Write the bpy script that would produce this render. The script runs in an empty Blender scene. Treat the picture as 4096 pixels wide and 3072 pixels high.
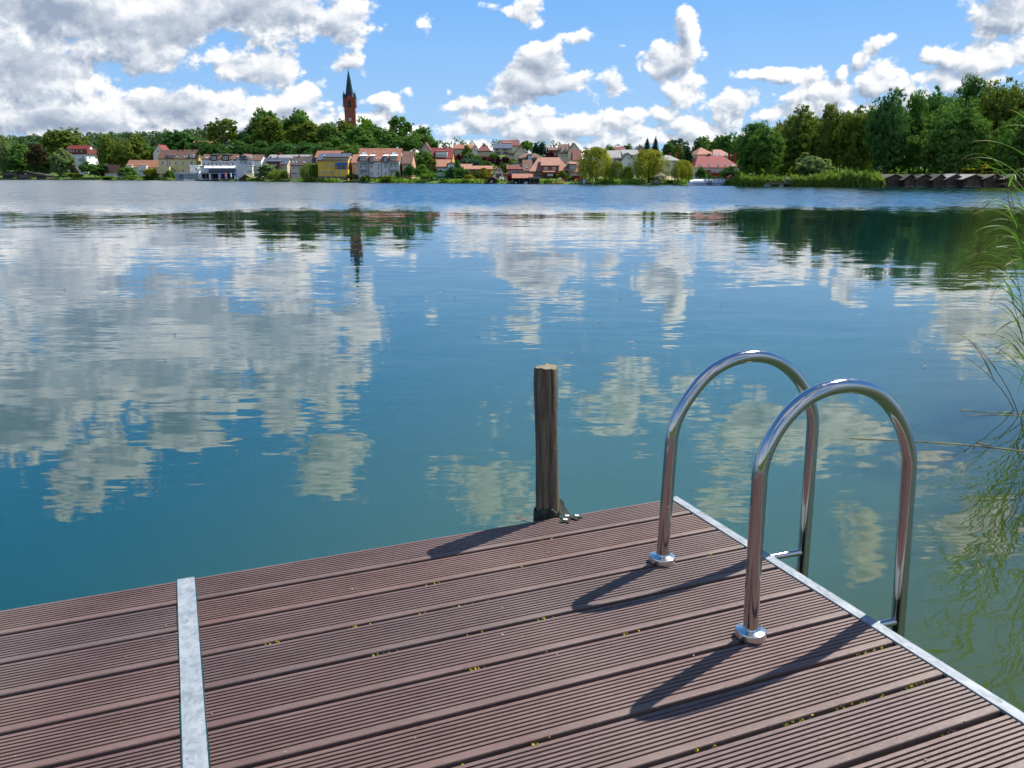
import bpy, bmesh, math, random
import numpy as np
from mathutils import Vector, Matrix
random.seed(7); RNG = np.random.default_rng(11)
S = bpy.context.scene
COL = S.collection
R = math.radians

# ------------------------------------------------------------------ camera frame (camera at origin column, heading +Y)
F, PIT, EYE = 3307.25, 0.246284, 2.0
CP, SP = math.cos(PIT), math.sin(PIT)
def ray(px, py):
    Y = F*CP + (1536-py)*SP
    return (px-2048)/Y, (-F*SP + (1536-py)*CP)/Y
def W(px, py, d):
    u, v = ray(px, py); return Vector((u*d, d, EYE + v*d))
def on_water(px, py, z=0.0):
    u, v = ray(px, py); d = (z-EYE)/v; return Vector((u*d, d, z))
def hit(px, py, p0, n):
    u, v = ray(px, py); r = Vector((u, 1, v)); o = Vector((0, 0, EYE))
    return o + r*((p0-o).dot(n)/r.dot(n))
def lerp(tab, x):
    if x <= tab[0][0]: return tab[0][1]
    for (a, va), (b, vb) in zip(tab, tab[1:]):
        if x <= b: return va + (vb-va)*(x-a)/(b-a)
    return tab[-1][1]
SHORE = [(-1500,760),(0,560),(350,490),(700,412),(1000,340),(1300,290),(1600,258),(1900,237),(2400,214),(2750,200),(2900,187),(3200,172),(3550,157),(4096,148),(4800,130),(5600,110)]
HILL = [(-1500,9),(0,8),(500,8),(760,8),(900,10),(1050,12),(1500,13),(1650,11),(1760,9),(1850,9.5),(2100,10),(2300,8),(2450,6),(2700,4),(2900,2.5),(3000,1.2),(5600,1.2)]
FAR = [(-1500,25),(0,25),(500,25),(800,24),(1100,18),(1700,12),(2500,7),(5600,6)]
def shore(px): return lerp(SHORE, px)
def sst(a, b, x):
    t = min(1, max(0, (x-a)/(b-a))); return t*t*(3-2*t)
def gz_ps(px, s):
    if s < 0: return 0.35 + s*0.3
    L = lerp([(0,170),(900,110),(1500,120),(1750,110),(2300,100),(5000,100)], px)
    return 0.35 + 0.25*sst(0, 6, s) + lerp(HILL, px)*sst(14, L, s) + lerp(FAR, px)*sst(260, 560, s)
def px_of(x, y): return 2048 + x/y*3411
def gz(x, y):
    px = px_of(x, y); return gz_ps(px, y-shore(px))

# ------------------------------------------------------------------ object helpers
def link(o, parent=None):
    COL.objects.link(o)
    if parent: o.parent = parent
    return o
def tag(o, label=None, cat=None, group=None, kind=None):
    if label: o['label'] = label
    if cat: o['category'] = cat
    if group: o['group'] = group
    if kind: o['kind'] = kind
    return o
def empty(name, loc, rz=0, label=None, cat=None, group=None):
    o = bpy.data.objects.new(name, None); o.empty_display_size = .3
    o.location = loc; o.rotation_euler = (0, 0, rz); link(o); return tag(o, label, cat, group)
class MB:
    def __init__(s): s.v = []; s.f = []; s.m = []
    def poly(s, pts, m=0):
        b = len(s.v); s.v += [tuple(p) for p in pts]; s.f.append(tuple(range(b, b+len(pts)))); s.m.append(m)
    def box(s, x0, x1, y0, y1, z0, z1, m=0):
        b = len(s.v)
        s.v += [(x0,y0,z0),(x1,y0,z0),(x1,y1,z0),(x0,y1,z0),(x0,y0,z1),(x1,y0,z1),(x1,y1,z1),(x0,y1,z1)]
        for q in ((0,3,2,1),(4,5,6,7),(0,1,5,4),(1,2,6,5),(2,3,7,6),(3,0,4,7)): s.f.append(tuple(b+i for i in q)); s.m.append(m)
    def prism(s, pts, vec, m=0):          # closed prism from polygon + extrusion vector
        n = len(pts); b = len(s.v); vec = Vector(vec)
        s.v += [tuple(p) for p in pts] + [tuple(Vector(p)+vec) for p in pts]
        s.f.append(tuple(b+i for i in range(n))); s.m.append(m)
        s.f.append(tuple(b+n+i for i in reversed(range(n)))); s.m.append(m)
        for i in range(n):
            j = (i+1) % n; s.f.append((b+i, b+n+i, b+n+j, b+j)); s.m.append(m)
    def tube(s, pts, r, seg=10, m=0, cap=True):
        pts = [Vector(p) for p in pts]; n = len(pts)
        rr = r if isinstance(r, (list, tuple)) else [r]*n
        b = len(s.v); up = None
        for i, p in enumerate(pts):
            t = (pts[min(i+1, n-1)] - pts[max(i-1, 0)]).normalized()
            if up is None:
                a = Vector((0,0,1)) if abs(t.z) < .9 else Vector((1,0,0)); up = (a - t*a.dot(t)).normalized()
            else: up = (up - t*up.dot(t)).normalized()
            w = t.cross(up)
            for k in range(seg):
                q = 2*math.pi*k/seg; s.v.append(tuple(p + (up*math.cos(q)+w*math.sin(q))*rr[i]))
        for i in range(n-1):
            for k in range(seg):
                k2 = (k+1) % seg; s.f.append((b+i*seg+k, b+i*seg+k2, b+(i+1)*seg+k2, b+(i+1)*seg+k)); s.m.append(m)
        if cap:
            s.f.append(tuple(b+k for k in reversed(range(seg)))); s.m.append(m)
            s.f.append(tuple(b+(n-1)*seg+k for k in range(seg))); s.m.append(m)
    def lathe(s, prof, c=(0,0,0), seg=20, m=0):   # prof [(r,z)...] bottom to top
        s.tube([(c[0], c[1], c[2]+z) for r, z in prof], [max(r, 1e-4) for r, z in prof], seg, m)
    def build(s, name, mats, parent=None, smooth=False, loc=None):
        me = bpy.data.meshes.new(name); me.from_pydata(s.v, [], s.f)
        mats = mats if isinstance(mats, (list, tuple)) else [mats]
        for m in mats: me.materials.append(m)
        if len(mats) > 1: me.polygons.foreach_set('material_index', s.m)
        bm = bmesh.new(); bm.from_mesh(me); bmesh.ops.recalc_face_normals(bm, faces=bm.faces); bm.to_mesh(me); bm.free()
        if smooth: me.polygons.foreach_set('use_smooth', [True]*len(me.polygons))
        o = bpy.data.objects.new(name, me); link(o, parent)
        if loc is not None: o.location = loc
        return o
def autosmooth(o, ang=40):
    me = o.data; me.polygons.foreach_set('use_smooth', [True]*len(me.polygons))
    bm = bmesh.new(); bm.from_mesh(me)
    for e in bm.edges:
        if len(e.link_faces) == 2 and e.calc_face_angle(0) > R(ang): e.smooth = False
    bm.to_mesh(me); bm.free(); return o
def catmull(pts, k=6):
    P = [Vector(p) for p in pts]; P = [P[0]*2-P[1]] + P + [P[-1]*2-P[-2]]; out = []
    for i in range(1, len(P)-2):
        a, b, c, d = P[i-1:i+3]
        for j in range(k):
            t = j/k; out.append(.5*((2*b)+(c-a)*t+(2*a-5*b+4*c-d)*t*t+(3*b-3*c+d-a)*t**3))
    out.append(P[-2]); return out

def quads_mesh(name, vs, fs):
    me = bpy.data.meshes.new(name); nv, nf = len(vs), len(fs)
    me.vertices.add(nv); me.vertices.foreach_set('co', np.asarray(vs, np.float32).ravel())
    me.loops.add(nf*4); me.loops.foreach_set('vertex_index', np.asarray(fs, np.int32).ravel())
    me.polygons.add(nf); me.polygons.foreach_set('loop_start', np.arange(0, nf*4, 4, dtype=np.int32))
    me.update(calc_edges=True); me.validate(); return me
# ------------------------------------------------------------------ materials
class NT:
    def __init__(s, t): s.t = t; s.l = t.links
    def n(s, ty, **kw):
        nd = s.t.nodes.new(ty)
        for k, v in kw.items(): setattr(nd, k, v)
        return nd
    def set(s, sock, v):
        if isinstance(v, bpy.types.NodeSocket): s.l.new(v, sock)
        elif v is not None: sock.default_value = v
    def math(s, op, a, b=None, c=None, clamp=False):
        nd = s.n('ShaderNodeMath', operation=op, use_clamp=clamp)
        for i, v in enumerate((a, b, c)): s.set(nd.inputs[i], v)
        return nd.outputs[0]
    def vm(s, op, a, b=None, c=None):
        nd = s.n('ShaderNodeVectorMath', operation=op)
        for i, v in enumerate((a, b, c)): s.set(nd.inputs[i], v)
        return nd.outputs['Value'] if op in ('LENGTH', 'DOT_PRODUCT', 'DISTANCE') else nd.outputs[0]
    def mix(s, fac, a, b):
        nd = s.n('ShaderNodeMix', data_type='RGBA'); s.set(nd.inputs[0], fac); s.set(nd.inputs[6], a); s.set(nd.inputs[7], b)
        return nd.outputs[2]
    def mr(s, v, a, b, c=0, d=1, kind='SMOOTHSTEP'):
        nd = s.n('ShaderNodeMapRange', interpolation_type=kind); s.set(nd.inputs[0], v)
        for i, q in zip((1,2,3,4), (a,b,c,d)): s.set(nd.inputs[i], q)
        return nd.outputs[0]
    def noise(s, vec, scale, detail=4, rough=.5, out='Fac', dist=0):
        nd = s.n('ShaderNodeTexNoise'); s.set(nd.inputs['Vector'], vec); s.set(nd.inputs['Scale'], scale)
        nd.inputs['Detail'].default_value = detail; nd.inputs['Roughness'].default_value = rough; nd.inputs['Distortion'].default_value = dist
        return nd.outputs[out]
def c4(c, k=1): return (min(1, c[0]*k), min(1, c[1]*k), min(1, c[2]*k), 1)
def newmat(name):
    m = bpy.data.materials.new(name); m.use_nodes = True; m.node_tree.nodes.clear(); t = NT(m.node_tree)
    out = t.n('ShaderNodeOutputMaterial'); return m, t, out
def pm(name, col, rough=.75, var=.18, scale=1.5, metal=0, bump=0, bscale=20, col2=None, stretch=(1,1,1), spec=.18, stripes=None):
    m, t, out = newmat(name); b = t.n('ShaderNodeBsdfPrincipled'); t.l.new(b.outputs[0], out.inputs[0])
    tc = t.n('ShaderNodeTexCoord'); v = t.vm('MULTIPLY', tc.outputs['Object'], stretch)
    n1 = t.noise(v, scale, 5, .6)
    f = t.mr(n1, .3, .7)
    c = t.mix(f, c4(col, 1-var), c4(col2 if col2 else col, 1+var))
    if stripes:
        sx = t.n('ShaderNodeSeparateXYZ'); t.set(sx.inputs[0], tc.outputs['Object'])
        w = t.math('FRACT', t.math('MULTIPLY', sx.outputs[stripes[0]], stripes[1]))
        w = t.mr(w, .0, .25, 1-stripes[2], 1); cc = t.n('ShaderNodeMix', data_type='RGBA', blend_type='MULTIPLY')
        cc.inputs[0].default_value = 1; t.set(cc.inputs[6], c)
        cm = t.n('ShaderNodeCombineColor'); [t.set(cm.inputs[i], w) for i in range(3)]; t.set(cc.inputs[7], cm.outputs[0]); c = cc.outputs[2]
    t.set(b.inputs['Base Color'], c); b.inputs['Roughness'].default_value = rough; b.inputs['Metallic'].default_value = metal
    b.inputs['Specular IOR Level'].default_value = spec
    if bump:
        bn = t.n('ShaderNodeBump'); bn.inputs['Strength'].default_value = bump; bn.inputs['Distance'].default_value = .01
        t.set(bn.inputs['Height'], t.noise(v, bscale, 4, .6)); t.l.new(bn.outputs[0], b.inputs['Normal'])
    return m
def leafmat(name, dark, light, trans=.34):
    m, t, out = newmat(name)
    g = t.n('ShaderNodeNewGeometry'); oi = t.n('ShaderNodeObjectInfo')
    n1 = t.noise(g.outputs['Position'], .35, 3, .6)
    f = t.math('ADD', t.math('MULTIPLY', t.mr(n1, .3, .7), .55), t.math('MULTIPLY', g.outputs['Random Per Island'], .3))
    f = t.math('ADD', f, t.math('MULTIPLY', oi.outputs['Random'], .15), clamp=True)
    c = t.mix(f, c4(dark), c4(light))
    d = t.n('ShaderNodeBsdfDiffuse'); t.set(d.inputs[0], c)
    tr = t.n('ShaderNodeBsdfTranslucent'); t.set(tr.inputs[0], t.mix(.4, c, c4((light[0]*1.2, light[1]*1.2, light[2]*.6))))
    ms = t.n('ShaderNodeMixShader'); ms.inputs[0].default_value = trans
    t.l.new(d.outputs[0], ms.inputs[1]); t.l.new(tr.outputs[0], ms.inputs[2]); t.l.new(ms.outputs[0], out.inputs[0]); return m
M = {}
def defmats():
    P = lambda k, *a, **kw: M.__setitem__(k, pm(k, *a, **kw))
    P('white_plaster', (.66,.65,.63), var=.07, scale=.4); P('cream_plaster', (.62,.55,.40), var=.08, scale=.4)
    P('pale_yellow_plaster', (.62,.50,.26), var=.09, scale=.4); P('yellow_plaster', (.68,.43,.07), var=.07, scale=.5)
    P('grey_plaster', (.38,.36,.33), var=.1, scale=.4); P('beige_plaster', (.52,.43,.31), var=.1, scale=.4)
    P('orange_plaster', (.60,.34,.20), var=.08, scale=.4); P('mint_plaster', (.56,.60,.52), var=.08, scale=.4)
    P('green_wood', (.05,.16,.10)); P('dark_wood', (.055,.042,.034), stripes=(0,5,.5)); P('grey_wood', (.13,.11,.09), stripes=(0,5,.5))
    P('brown_wood', (.10,.06,.045), stripes=(0,5,.5)); P('red_wood', (.26,.04,.035))
    P('brick', (.26,.075,.05), var=.2, scale=1.2); P('red_brick_wall', (.30,.12,.075), var=.25, scale=1.5)
    P('field_stone', (.17,.13,.105), var=.4, scale=1.2)
    P('terracotta_roof', (0.290,0.120,0.072), var=.16, scale=.8, stripes=(2,3.2,.25)); P('orange_roof', (0.322,0.152,0.093), var=.14, scale=.8, stripes=(2,3.2,.25))
    P('pink_roof', (0.313,0.156,0.109), var=.14, scale=.8, stripes=(2,3.2,.2)); P('red_roof', (.20,.040,.036), var=.14, scale=.8, stripes=(2,3.2,.2))
    P('dark_red_roof', (0.160,0.050,0.041), var=.2, scale=.8, stripes=(2,3.2,.2)); P('brown_roof', (.15,.085,.062), var=.2, scale=.7, stripes=(2,3.2,.2))
    P('slate_roof', (.085,.095,.125), rough=.5, var=.2, scale=.8); P('grey_roof', (.25,.245,.225), var=.15, scale=.8, stripes=(2,3,.15))
    P('dark_roof', (.085,.065,.06), var=.2, scale=.8); P('copper', (.035,.13,.115), var=.25, scale=.6, rough=.5)
    P('slate_spire', (.028,.036,.05), var=.25, scale=.6, rough=.45); P('moss_roof', (.10,.09,.045), var=.4, scale=1.5, col2=(.13,.13,.05))
    P('felt_roof', (.045,.042,.032), var=.3, scale=1.2, col2=(.07,.075,.045)); P('pale_roof', (.24,.23,.205), var=.12)
    P('white_paint', (.78,.78,.77), rough=.45, var=.04); P('steel_grey', (.28,.31,.34), rough=.5, var=.08); P('glass_dark', (.03,.036,.045), rough=.08, var=.2, scale=.6, spec=.7)
    P('glass_light', (.35,.42,.48), rough=.1, spec=.7, var=.15); P('black', (.012,.012,.014), rough=.6); P('dark_interior', (.02,.02,.023), rough=.9)  # the last near-black stands in for shade inside open buildings
    P('blue_paint', (.03,.13,.45), rough=.4); P('red_paint', (.55,.03,.04), rough=.4); P('yellow_paint', (.75,.45,.03), rough=.4); P('pink_paint', (.65,.08,.16), rough=.4)
    P('violet_paint', (.25,.14,.45), rough=.4); P('cloth_white', (.74,.74,.76), rough=.9); P('cloth_blue', (.05,.12,.45), rough=.9)
    P('skin', (.48,.28,.2), rough=.6); P('hair', (.05,.035,.025), rough=.7); P('denim', (.05,.06,.10), rough=.9)
    P('concrete', (.30,.29,.27), var=.2); P('bark', (.075,.058,.042), var=.35, scale=3); P('sand', (.42,.34,.22), var=.12)
    P('reed_straw', (.42,.33,.17), var=.25, scale=8)
    L = lambda k, *a, **kw: M.__setitem__(k, leafmat(k, *a, **kw))
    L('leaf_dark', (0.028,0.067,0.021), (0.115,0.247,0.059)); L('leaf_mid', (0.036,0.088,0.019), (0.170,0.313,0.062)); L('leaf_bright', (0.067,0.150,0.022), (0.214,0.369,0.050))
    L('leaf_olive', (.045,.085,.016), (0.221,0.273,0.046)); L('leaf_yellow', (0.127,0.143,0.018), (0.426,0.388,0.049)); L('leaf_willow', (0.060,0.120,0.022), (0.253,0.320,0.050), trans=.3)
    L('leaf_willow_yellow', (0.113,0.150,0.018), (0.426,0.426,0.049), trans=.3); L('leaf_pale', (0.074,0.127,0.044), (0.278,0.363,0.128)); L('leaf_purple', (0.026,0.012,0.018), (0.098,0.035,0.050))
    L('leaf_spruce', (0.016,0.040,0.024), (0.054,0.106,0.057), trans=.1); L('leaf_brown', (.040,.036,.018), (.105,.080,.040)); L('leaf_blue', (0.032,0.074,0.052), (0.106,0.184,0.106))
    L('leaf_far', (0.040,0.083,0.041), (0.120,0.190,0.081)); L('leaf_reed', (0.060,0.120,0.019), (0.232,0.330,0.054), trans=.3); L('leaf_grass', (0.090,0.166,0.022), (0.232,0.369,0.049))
defmats()
# BRIGHT1
# BRIGHT2
# ------------------------------------------------------------------ camera, sun, sky
cam = bpy.data.cameras.new('camera'); co = bpy.data.objects.new('camera', cam); COL.objects.link(co); S.camera = co
co.location = (0, 0, EYE); co.rotation_euler = (math.pi/2 - PIT, 0, 0)
cam.sensor_width = 36; cam.lens = F/4096*36; cam.clip_start = .05; cam.clip_end = 30000
S.view_settings.exposure = .85
S.cycles.max_bounces = 6; S.cycles.diffuse_bounces = 2; S.cycles.glossy_bounces = 3; S.cycles.transmission_bounces = 3; S.cycles.transparent_max_bounces = 8; S.cycles.sample_clamp_indirect = 6
SUNV = Vector((.650, .578, 1.0)).normalized()
sl = bpy.data.lights.new('sun', 'SUN'); sl.energy = 5.0; sl.angle = R(.5); sl.color = (1, .95, .87)
so = bpy.data.objects.new('sun', sl); COL.objects.link(so); so.location = (30, 30, 60)
so.rotation_euler = (-SUNV).to_track_quat('-Z', 'Y').to_euler()
S.view_settings.view_transform = 'Standard'; S.view_settings.look = 'None'; S.view_settings.exposure = .85; S.view_settings.gamma = 1

# cloud list: (px, py, rx, ry, weight) as the photograph shows them, (.., 'r') = known from its reflection in the lake
CL = [(100,270,400,210,.9),(520,170,400,180,.9),(1000,40,330,88,1),(1330,60,190,110,.9),(300,450,560,110,1.1),(740,440,270,105,1),
 (1010,262,190,72,.9),(1405,250,120,62,.8),(1450,130,60,60,.6),(1110,410,270,80,1),(900,480,420,70,1),(1510,432,85,42,.8),
 (1860,400,170,60,.85),(1950,460,220,60,.8),(2190,240,125,108,1.1),(2150,345,230,88,1.1),(2433,345,68,42,.8),(2250,520,430,70,.75),(2050,590,480,50,.6),(2330,70-28,0,0,0),
 (2333,132,58,24,.42),(2040,45,95,50,.75),(2720,150,78,95,1.0),(2690,250,125,75,1.0),(2645,215,70,50,.8),(2760,345,95,55,.85),(2590,245,66,34,.6),(2660,430,95,52,.85),(2930,425,105,56,.85),
 (2800,500,210,60,.8),(2480,215,30,26,.4),(2515,262,18,16,.3),(3120,310,200,42,.85),(3330,360,150,45,.8),(3505,180,80,44,.75),(3450,245,56,60,.7),(3560,310,130,62,.9),(3345,288,30,36,.5),
 (3930,250,240,75,.95),(4060,60,130,90,.9),(3480,420,360,56,.8),(3150,400,130,30,.5),(3800,340,250,60,.85),(1770,330,24,20,.35),(1615,390,28,18,.35),(1745,110,26,40,.35),
 (500,540,600,50,.9),(1500,510,250,45,.6),(1250,470,200,50,.6),(1700,600,260,40,.7),(2150,600,420,42,.75),(2560,570,320,46,.7),(2900,570,260,42,.6),(1820,510,120,40,.6),(2480,470,150,50,.55),(3050,480,160,40,.5),(3250,440,180,40,.6),(150,90,260,140,.8),(2240,170,70,50,.6),(2730,100,40,40,.6)]
CR = [(600,1330,800,180,1.2),(1100,1330,380,150,1),(150,1560,420,180,1.2),(650,1540,500,150,1.1),(1230,1480,250,150,.9),(90,1740,250,150,1),(420,1850,190,150,.95),(360,1980,160,95,.7),
 (740,1740,190,110,.95),(1110,1640,130,130,.8),(1330,1840,200,130,.85),(1280,1960,170,60,.6),(1960,1960,190,130,.8),(1690,1890,60,30,.4),(2080,1330,80,60,.6),(3000,1740,220,150,.8),(3330,1720,230,120,.8),
 (3960,1330,260,130,.9),(3900,1160,180,90,.7),(3480,2150,130,110,.6),(2900,2010,130,120,.6),(3920,2080,190,150,.7),(3700,1850,160,70,.5),(2500,1590,420,120,.42)]
def blobs():
    out = []
    for (px, py, rx, ry, w), refl in [(c, 0) for c in CL] + [(c, 1) for c in CR]:
        if w == 0: continue
        g = (lambda a, b: (ray(a, b)[0], -ray(a, b)[1])) if refl else ray
        c = g(px, py); a = g(px+rx, py); b = g(px, py-ry); b2 = g(px, py+ry)
        out.append((c[0]*3.411, c[1]*3.411, abs(a[0]-c[0])*3.411*1.1, abs(b[1]-b2[1])*.5*3.411*1.1, w))
    return out
def sky():
    w = bpy.data.worlds.new('World'); S.world = w; w.use_nodes = True; w.node_tree.nodes.clear(); t = NT(w.node_tree)
    out = t.n('ShaderNodeOutputWorld'); bg = t.n('ShaderNodeBackground'); t.l.new(bg.outputs[0], out.inputs[0]); bg.inputs[1].default_value = .055
    sk = t.n('ShaderNodeTexSky', sky_type='NISHITA'); sk.sun_disc = False; sk.sun_elevation = R(49); sk.sun_rotation = R(48.4)
    sk.altitude = 60; sk.air_density = 1.0; sk.dust_density = .5; sk.ozone_density = 2.5
    g = t.n('ShaderNodeNewGeometry'); sx = t.n('ShaderNodeSeparateXYZ'); t.set(sx.inputs[0], g.outputs['Incoming'])
    hz = t.mr(t.math('MULTIPLY', sx.outputs[2], -1), .0, .30)
    blue = t.mix(.84, sk.outputs[0], t.mix(hz, (3.7,6.5,10.2,1), (1.15,4.3,10.3,1)))
    blue = t.mix(t.mr(t.math('MULTIPLY', sx.outputs[2], -1), .34, .75), blue, (.7,2.5,6.2,1))
    # unseen broken cloud behind the photographer, added to brighten the shaded house fronts
    bk = t.math('MULTIPLY', t.mr(t.noise(g.outputs['Incoming'], 2.6, 4, .55), .40, .58), t.mr(sx.outputs[1], .05, .45))
    t.set(bg.inputs[0], t.mix(t.math('MULTIPLY', bk, .8), blue, (9.6,9.7,10,1)))
    w.cycles.sampling_method = 'MANUAL'; w.cycles.sample_map_resolution = 256
    # cloud deck: a dome patch nine kilometres out; cloud cover is stored per vertex, billows come from nodes
    BL = np.array(blobs()); az = np.radians(np.linspace(-62, 62, 700)); el = np.radians(np.linspace(-.6, 40, 300))
    A, E = np.meshgrid(az, el, indexing='ij'); X = np.sin(A)*np.cos(E); Y = np.cos(A)*np.cos(E); Z = np.sin(E)
    def cover(u, v):
        wu = .035*np.sin(u*9+2*np.sin(v*7))+.02*np.sin(u*23+v*17); wv = .025*np.sin(v*11+2*np.sin(u*8))+.012*np.sin(v*29-u*19)
        c = np.full(u.shape, -.9)
        for cx, cy, rx, ry, wt in BL:
            e = wt*(1-np.hypot((u+wu-cx)/rx, (v+wv-cy)/ry)); h = np.maximum(.16-np.abs(c-e), 0)/.16; c = np.maximum(c, e)+h*h*.16*.25
        return np.clip(c, -.9, 1.1)
    u, v = X/Y*3.411, Z/Y*3.411; r = 9000
    n1, n2 = A.shape; vs = np.stack([X*r, Y*r, Z*r+EYE], -1).reshape(-1, 3)
    idx = np.arange(n1*n2).reshape(n1, n2); fs = np.stack([idx[:-1,:-1], idx[:-1,1:], idx[1:,1:], idx[1:,:-1]], -1).reshape(-1, 4)
    me = quads_mesh('sky', vs, fs)
    for nm, c in (('cover', cover(u, v)), ('cover_sunward', cover(u+SHF[0], v+SHF[1]))):
        me.attributes.new(nm, 'FLOAT', 'POINT').data.foreach_set('value', c.astype(np.float32).ravel())
    me.polygons.foreach_set('use_smooth', [True]*len(me.polygons))
    m, t, out = newmat('cloud_layer'); me.materials.append(m); m.cycles.emission_sampling = 'NONE'
    g = t.n('ShaderNodeNewGeometry'); sx = t.n('ShaderNodeSeparateXYZ'); t.set(sx.inputs[0], t.vm('SUBTRACT', g.outputs['Position'], (0,0,EYE)))
    k = t.math('DIVIDE', 3.411, sx.outputs[1]); cb = t.n('ShaderNodeCombineXYZ'); t.set(cb.inputs[0], t.math('MULTIPLY', sx.outputs[0], k)); t.set(cb.inputs[1], t.math('MULTIPLY', sx.outputs[2], k))
    p = cb.outputs[0]
    wn = t.n('ShaderNodeTexNoise'); t.set(wn.inputs['Vector'], p); wn.inputs['Scale'].default_value = 9; wn.inputs['Detail'].default_value = 2
    p = t.vm('ADD', p, t.vm('MULTIPLY', t.vm('SUBTRACT', wn.outputs['Color'], (.5,.5,.5)), (.05,.035,0)))
    def dens(attr, off):
        q = t.vm('MULTIPLY', t.vm('ADD', p, off), (1, 1.3, 1))
        fb = t.noise(q, 5, 7, .54)
        vo = t.n('ShaderNodeTexVoronoi', feature='SMOOTH_F1'); t.set(vo.inputs['Vector'], q); vo.inputs['Scale'].default_value = 9; vo.inputs['Detail'].default_value = 3.5
        vo.inputs['Roughness'].default_value = .6; vo.inputs['Smoothness'].default_value = .25
        at = t.n('ShaderNodeAttribute', attribute_name=attr)
        x = t.math('ADD', t.math('MULTIPLY_ADD', fb, 1.15, -.575), t.math('MULTIPLY_ADD', vo.outputs['Distance'], -.62, .26))
        return t.math('ADD', t.math('MULTIPLY_ADD', at.outputs['Fac'], 1.25, .36), x), at.outputs['Fac'], x
    D, cv, x1 = dens('cover', (0,0,0)); D2, cv2, x2 = dens('cover_sunward', (SHF[0], SHF[1], 0))
    a = t.mr(t.math('ADD', D, t.math('MULTIPLY_ADD', t.noise(p, 38, 4, .65), .42, -.21)), -.04, .34)
    # side turned to the sun bright, base and thick parts grey
    lit = t.math('MULTIPLY_ADD', t.math('SUBTRACT', cv, cv2), .95, .53)
    lit = t.math('MULTIPLY_ADD', t.math('SUBTRACT', x1, x2), t.mr(cv, .25, .8, 1.15, .42), lit)
    big = t.noise(t.vm('MULTIPLY', p, (1, 1.8, 1)), 3.0, 5, .5)
    lit = t.math('ADD', lit, t.math('MULTIPLY', t.math('SUBTRACT', big, .5), t.mr(cv, .2, .8, .2, 2.0)))
    lit = t.math('MULTIPLY_ADD', t.mr(cv, .25, 1.0), -.26, lit, clamp=True)
    col = t.mix(t.mr(lit, 0, .5, kind='LINEAR'), (.34,.41,.53,1), (.70,.75,.83,1)); col = t.mix(t.mr(lit, .42, .92, kind='LINEAR'), col, (1.22,1.20,1.17,1))
    em = t.n('ShaderNodeEmission'); t.set(em.inputs[0], col); em.inputs[1].default_value = .555; tr = t.n('ShaderNodeBsdfTransparent'); mx = t.n('ShaderNodeMixShader')
    t.set(mx.inputs[0], t.math('MULTIPLY', a, .97)); t.l.new(tr.outputs[0], mx.inputs[1]); t.l.new(em.outputs[0], mx.inputs[2]); t.l.new(mx.outputs[0], out.inputs[0])
    o = bpy.data.objects.new('sky', me); link(o); tag(o, kind='structure'); o.visible_shadow = True
SHF = (.020, .034)
sky()

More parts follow.
